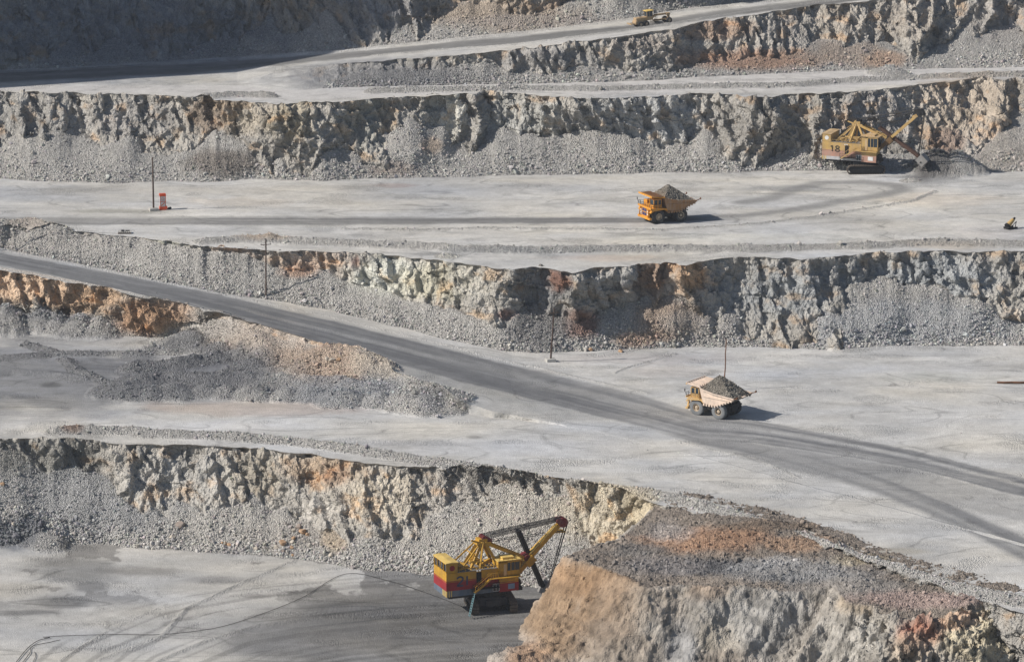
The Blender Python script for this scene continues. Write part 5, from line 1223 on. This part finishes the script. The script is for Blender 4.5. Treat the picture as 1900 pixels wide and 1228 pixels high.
# yellow machine part at the right edge
R = empty('pipe_drum', V(1876, 424, L2), math.radians(35), 'ochre yellow tilted steel drum lying near the right edge on the middle bench', 'steel drum')
MB().cyl((-.9, 0, .8), (.55, 0, 1.9), .62, .40, n=18).build('drum_shell', paint_pale[1] if False else Y18, R)
MB().cyl((.5, 0, 1.85), (1.05, 0, 2.25), .34, .22, n=14).cyl((-1.2, 0, .58), (-.88, 0, .8), .72, n=18).build('drum_cap', GREASE, R)
m = MB(); m.b2((-1.4, -.8, 0), (1.2, -.55, .35)); m.b2((-1.4, .55, 0), (1.2, .8, .35)); m.bar((.6, -.6, .2), (1.5, 0, 1.4), .14); m.bar((.6, .6, .2), (1.5, 0, 1.4), .14); m.b2((-1.5, -.8, .1), (-1.1, .8, .5)); m.build('cradle', GREASE, R)
# timber sled on the bench lip
R = empty('timber_sled', V(231, 433, L2), math.radians(4), 'flat weathered timber sled lying on the bench lip above the ramp', 'sled')
m = MB()
for y in (-.6, .6): m.b2((-1.4, y - .12, 0), (1.4, y + .12, .3))
m.build('runner', WOOD, R)
m = MB()
for k in range(7): m.b2((-1.3 + k * .4, -.8, .3), (-1.0 + k * .4, .8, .42))
m.build('plank', CONC, R)
MB().b2((-.7, -.4, .42), (.0, .3, .75), .04).cyl((.2, .3, .55), (1.1, .3, .55), .12).build('gear_box', STEEL, R)
# pipe section lying at the right edge of the lower bench
MBp = MB(); 
pts = [V(1850 + 14 * k, 711 + (.5 if k % 2 else 0), L1) + Vector((0, 0, .2)) for k in range(8)]
MBp.tube(pts, .22, 8); o = MBp.build('steel_pipe', RUST); tag(o, 'long rusty pipe lying flat by the right edge of the lower bench', 'pipe')

# ------------------------------------------------------------------ supply cables on the pit floor
def cable(pts, r, label, z=L0, n=10):
    q = []
    P3 = [V(u, v, z) for u, v in pts]
    for i in range(len(P3) - 1):
        a, b = P3[i], P3[i + 1]; p0 = P3[max(i - 1, 0)]; p3 = P3[min(i + 2, len(P3) - 1)]
        for k in range(n):
            t = k / n; q.append(.5 * ((2 * a) + (b - p0) * t + (2 * p0 - 5 * a + 4 * b - p3) * t * t + (3 * a - p0 - 3 * b + p3) * t ** 3))
    q.append(P3[-1]); q = [p + Vector((0, 0, r + .12)) for p in q]
    m = MB(); m.tube(q, r, 5); o = m.build('power_cable', CABLE); return tag(o, label, 'cable', 'black supply cables on the pit floor')
cable([(80, 1183), (130, 1180), (220, 1178), (300, 1178), (400, 1166), (480, 1142), (560, 1110), (640, 1066), (720, 1078), (800, 1104), (862, 1128)], .05, 'long black cable running across the pit floor to the near shovel')
cable([(28, 1232), (50, 1205), (70, 1190), (92, 1184), (80, 1183)], .065, 'black cable curling to the bottom left corner')
cable([(40, 1232), (55, 1213), (60, 1200), (95, 1192), (112, 1188)], .06, 'short black cable branch ending right of the curl at bottom left')
cable([(60, 1232), (66, 1218), (64, 1210)], .05, 'tiny black cable stub at the bottom edge')

# ------------------------------------------------------------------ boulders one can point at
def boulder(u, v, z, r, mat, label, sq=(1, 1, .75)):
    bm = bmesh.new(); bmesh.ops.create_icosphere(bm, subdivisions=3, radius=1); g = np.random.default_rng(int(u * 7 + v))
    X = np.array([q.co[:] for q in bm.verts]); 
    for _ in range(9):
        nn = g.normal(size=3); nn /= np.linalg.norm(nn); dd = X @ nn; X = X - np.maximum(dd - g.uniform(.55, .8), 0)[:, None] * nn
    X *= (1 + .10 * fbm(X[:, 0] * 2 + u, X[:, 1] * 2, X[:, 2] * 2 + v, 3, 2))[:, None]; X *= np.array(sq) * r
    for q, c in zip(bm.verts, X): q.co = c
    me = bpy.data.meshes.new('boulder'); bm.to_mesh(me); bm.free(); o = link('boulder', me, mat)
    o.location = ground_pt2(u, v) + Vector((0, 0, r * sq[2] * .35)); o.rotation_euler = (0, 0, g.uniform(0, 6))
    return tag(o, label, 'boulder', 'boulders lying on the scree')
for a in [
 (334, 977, 0, .95, BOULG, 'large brown grey pyramid boulder alone on the scree left of the tan cluster', (1.1, 1, .9)),
 (320, 998, 0, .62, BOULP, 'pale cream boulder below the brown pyramid boulder'),
 (418, 1009, 0, .42, BOULO, 'left one of three small orange boulders at the scree foot'), (426, 1011, 0, .55, BOULO, 'largest of three small orange boulders at the scree foot'), (412, 1007, 0, .3, BOULO, 'smallest of the three small orange boulders at the scree foot'),
 (555, 978, 0, .7, BOULG, 'brown boulder topmost in the orange cluster'), (563, 987, 0, .85, BOULO, 'tall orange boulder near the top of the orange cluster'), (572, 992, 0, .5, BOULO, 'orange boulder right of the tall one in the cluster'), (545, 985, 0, .5, BOULP, 'pale small boulder left of the tall orange one'),
 (545, 999, 0, .55, BOULO, 'orange boulder halfway down the cluster'), (525, 1008, 0, .8, BOULO, 'broad orange boulder at the lower left of the cluster'), (512, 1016, 0, .6, BOULP, 'pale boulder leftmost at the foot of the cluster'), (543, 1006, 0, .55, BOULP, 'pale tan boulder in the middle foot of the cluster'), (542, 1016, 0, .45, BOULO, 'little orange boulder at the foot of the cluster'), (527, 1024, 0, .5, BOULG, 'flat brown boulder lowest in the cluster'),
 (475, 1018, 0, .55, BOULP, 'pale boulder at the scree foot left of the orange cluster'), (615, 1030, 0, .62, BOULP, 'pale cream boulder at the scree foot below the white rock'), (543, 1030, 0, .35, BOULO, 'tiny red orange boulder on the floor below the cluster'),
 (5, 898, 0, .5, BOULO, 'tan boulder at the left edge under the grey face'), (25, 972, 0, .55, BOULP, 'pale boulder on the grey scree near the left edge'),
 (608, 667, L1, .65, BOULP, 'white boulder on the tan embankment slope, left of its pair'), (616, 670, L1, .8, BOULP, 'larger white boulder on the tan embankment slope'), (628, 668, L1, .6, BOULO, 'orange boulder right of the white pair on the embankment'),
 (1152, 653, L1, .6, BOULO, 'red brown boulder by the toe of the face right of the leaning pole'), (1097, 650, L1, .55, BOULO, 'orange red boulder at the toe below the red streak'),
 ]:
    boulder(*a)

# ------------------------------------------------------------------ the pit's higher left flank, outside the picture, shading the upper corner
def flank():
    n, k = 90, 60
    ys = np.linspace(930, 1420, n); t = np.linspace(0, 1, k)
    T, Yy = np.meshgrid(t, ys)
    top = 25 + 150 * sstep(950, 990, Yy)
    X = -148 - T * 62 - 10 * fbm(Yy / 30, T * 3, .5, 3, 60); Z = 30 + T * top * (1 + .1 * fbm(Yy / 25, T * 2, .5, 3, 61))
    v = np.stack([X, Yy, Z], -1).reshape(-1, 3); c = np.tile(np.array([[.3, .29, .28, 1]]), (len(v), 1))
    i = np.arange(n * k).reshape(n, k); f = np.stack([i[:-1, :-1], i[:-1, 1:], i[1:, 1:], i[1:, :-1]], -1).reshape(-1, 4)
    me = np_mesh('hill', v, f, False, {'col': ('FLOAT_COLOR', c), 'grain': ('FLOAT', np.full(len(v), .8))}); tag(link('hill', me, M_TERR), kind='structure')
flank()
# ------------------------------------------------------------------ camera, sun, sky
cam = bpy.data.cameras.new('camera'); co = bpy.data.objects.new('camera', cam); C.objects.link(co)
co.location = (0, 0, HC); co.rotation_euler = (math.pi / 2 - PITCH, 0, 0)
cam.sensor_width = 36; cam.lens = 36 * FPX / 1900; cam.clip_start = 1; cam.clip_end = 6000
bpy.context.scene.camera = co
EL, PHI = math.radians(37), math.radians(12)
sd_ = Vector((-math.cos(EL) * math.cos(PHI), -math.cos(EL) * math.sin(PHI), math.sin(EL)))
sl = bpy.data.lights.new('sun', 'SUN'); sl.energy = 4.95; sl.angle = math.radians(.53); sl.color = (1, .945, .87)
so = bpy.data.objects.new('sun', sl); C.objects.link(so); so.rotation_euler = sd_.to_track_quat('Z', 'Y').to_euler()
w = bpy.data.worlds.new('World'); bpy.context.scene.world = w; w.use_nodes = True
sky = w.node_tree.nodes.new('ShaderNodeTexSky'); sky.sky_type = 'NISHITA'; sky.sun_disc = False
sky.sun_elevation = EL; sky.sun_rotation = math.atan2(sd_.x, sd_.y); sky.altitude = 300; sky.air_density = 1.0; sky.dust_density = 1.2
w.node_tree.links.new(sky.outputs[0], w.node_tree.nodes['Background'].inputs['Color'])
w.node_tree.nodes['Background'].inputs['Strength'].default_value = .078
sc_ = bpy.context.scene
sc_.view_settings.view_transform = 'Standard'; sc_.view_settings.look = 'None'; sc_.view_settings.exposure = 0; sc_.view_settings.gamma = 1
# the dusty air of the pit
def haze():
    m = bpy.data.materials.new('dusty_air'); m.use_nodes = True; N = m.node_tree.nodes; N.clear()
    o = N.new('ShaderNodeOutputMaterial'); v = N.new('ShaderNodeVolumePrincipled')
    v.inputs['Color'].default_value = (.80, .85, .93, 1); v.inputs['Density'].default_value = .000065; v.inputs['Anisotropy'].default_value = .2
    m.node_tree.links.new(v.outputs[0], o.inputs['Volume'])
    b = MB(); b.b2((-1560, -560, -12.5), (1560, 3060, 262)); h = b.build('haze', m); tag(h, kind='stuff')
haze()

try:
    cy = sc_.cycles; cy.max_bounces = 5; cy.diffuse_bounces = 2; cy.glossy_bounces = 1; cy.transmission_bounces = 1; cy.volume_bounces = 0
except Exception: pass

def dust(u, v, z, sx, sy, sz_, dens, yaw):
    bm = bmesh.new(); bmesh.ops.create_icosphere(bm, subdivisions=3, radius=1)
    for q in bm.verts:
        n = float(fbm(q.co.x * 1.6 + u, q.co.y * 1.6, q.co.z * 1.6, 3, 2)); q.co = q.co * (1 + .35 * n); q.co.x *= sx; q.co.y *= sy; q.co.z *= sz_
    me = bpy.data.meshes.new('dust_cloud'); bm.to_mesh(me); bm.free()
    m = bpy.data.materials.new('road_dust'); m.use_nodes = True; N = m.node_tree.nodes; N.clear()
    o = N.new('ShaderNodeOutputMaterial'); vv_ = N.new('ShaderNodeVolumePrincipled'); vv_.inputs['Color'].default_value = (.92, .88, .82, 1); vv_.inputs['Density'].default_value = dens
    m.node_tree.links.new(vv_.outputs[0], o.inputs['Volume'])
    ob = link('dust_cloud', me, m); ob.location = V(u, v, z) + Vector((0, 0, sz_ * .5)); ob.rotation_euler = (0, 0, yaw); tag(ob, kind='stuff')
dust(1402, 770, L1, 5.0, 2.6, 1.5, .055, math.radians(-30))
dust(1296, 404, L2, 4.2, 2.2, 1.3, .05, math.radians(20))
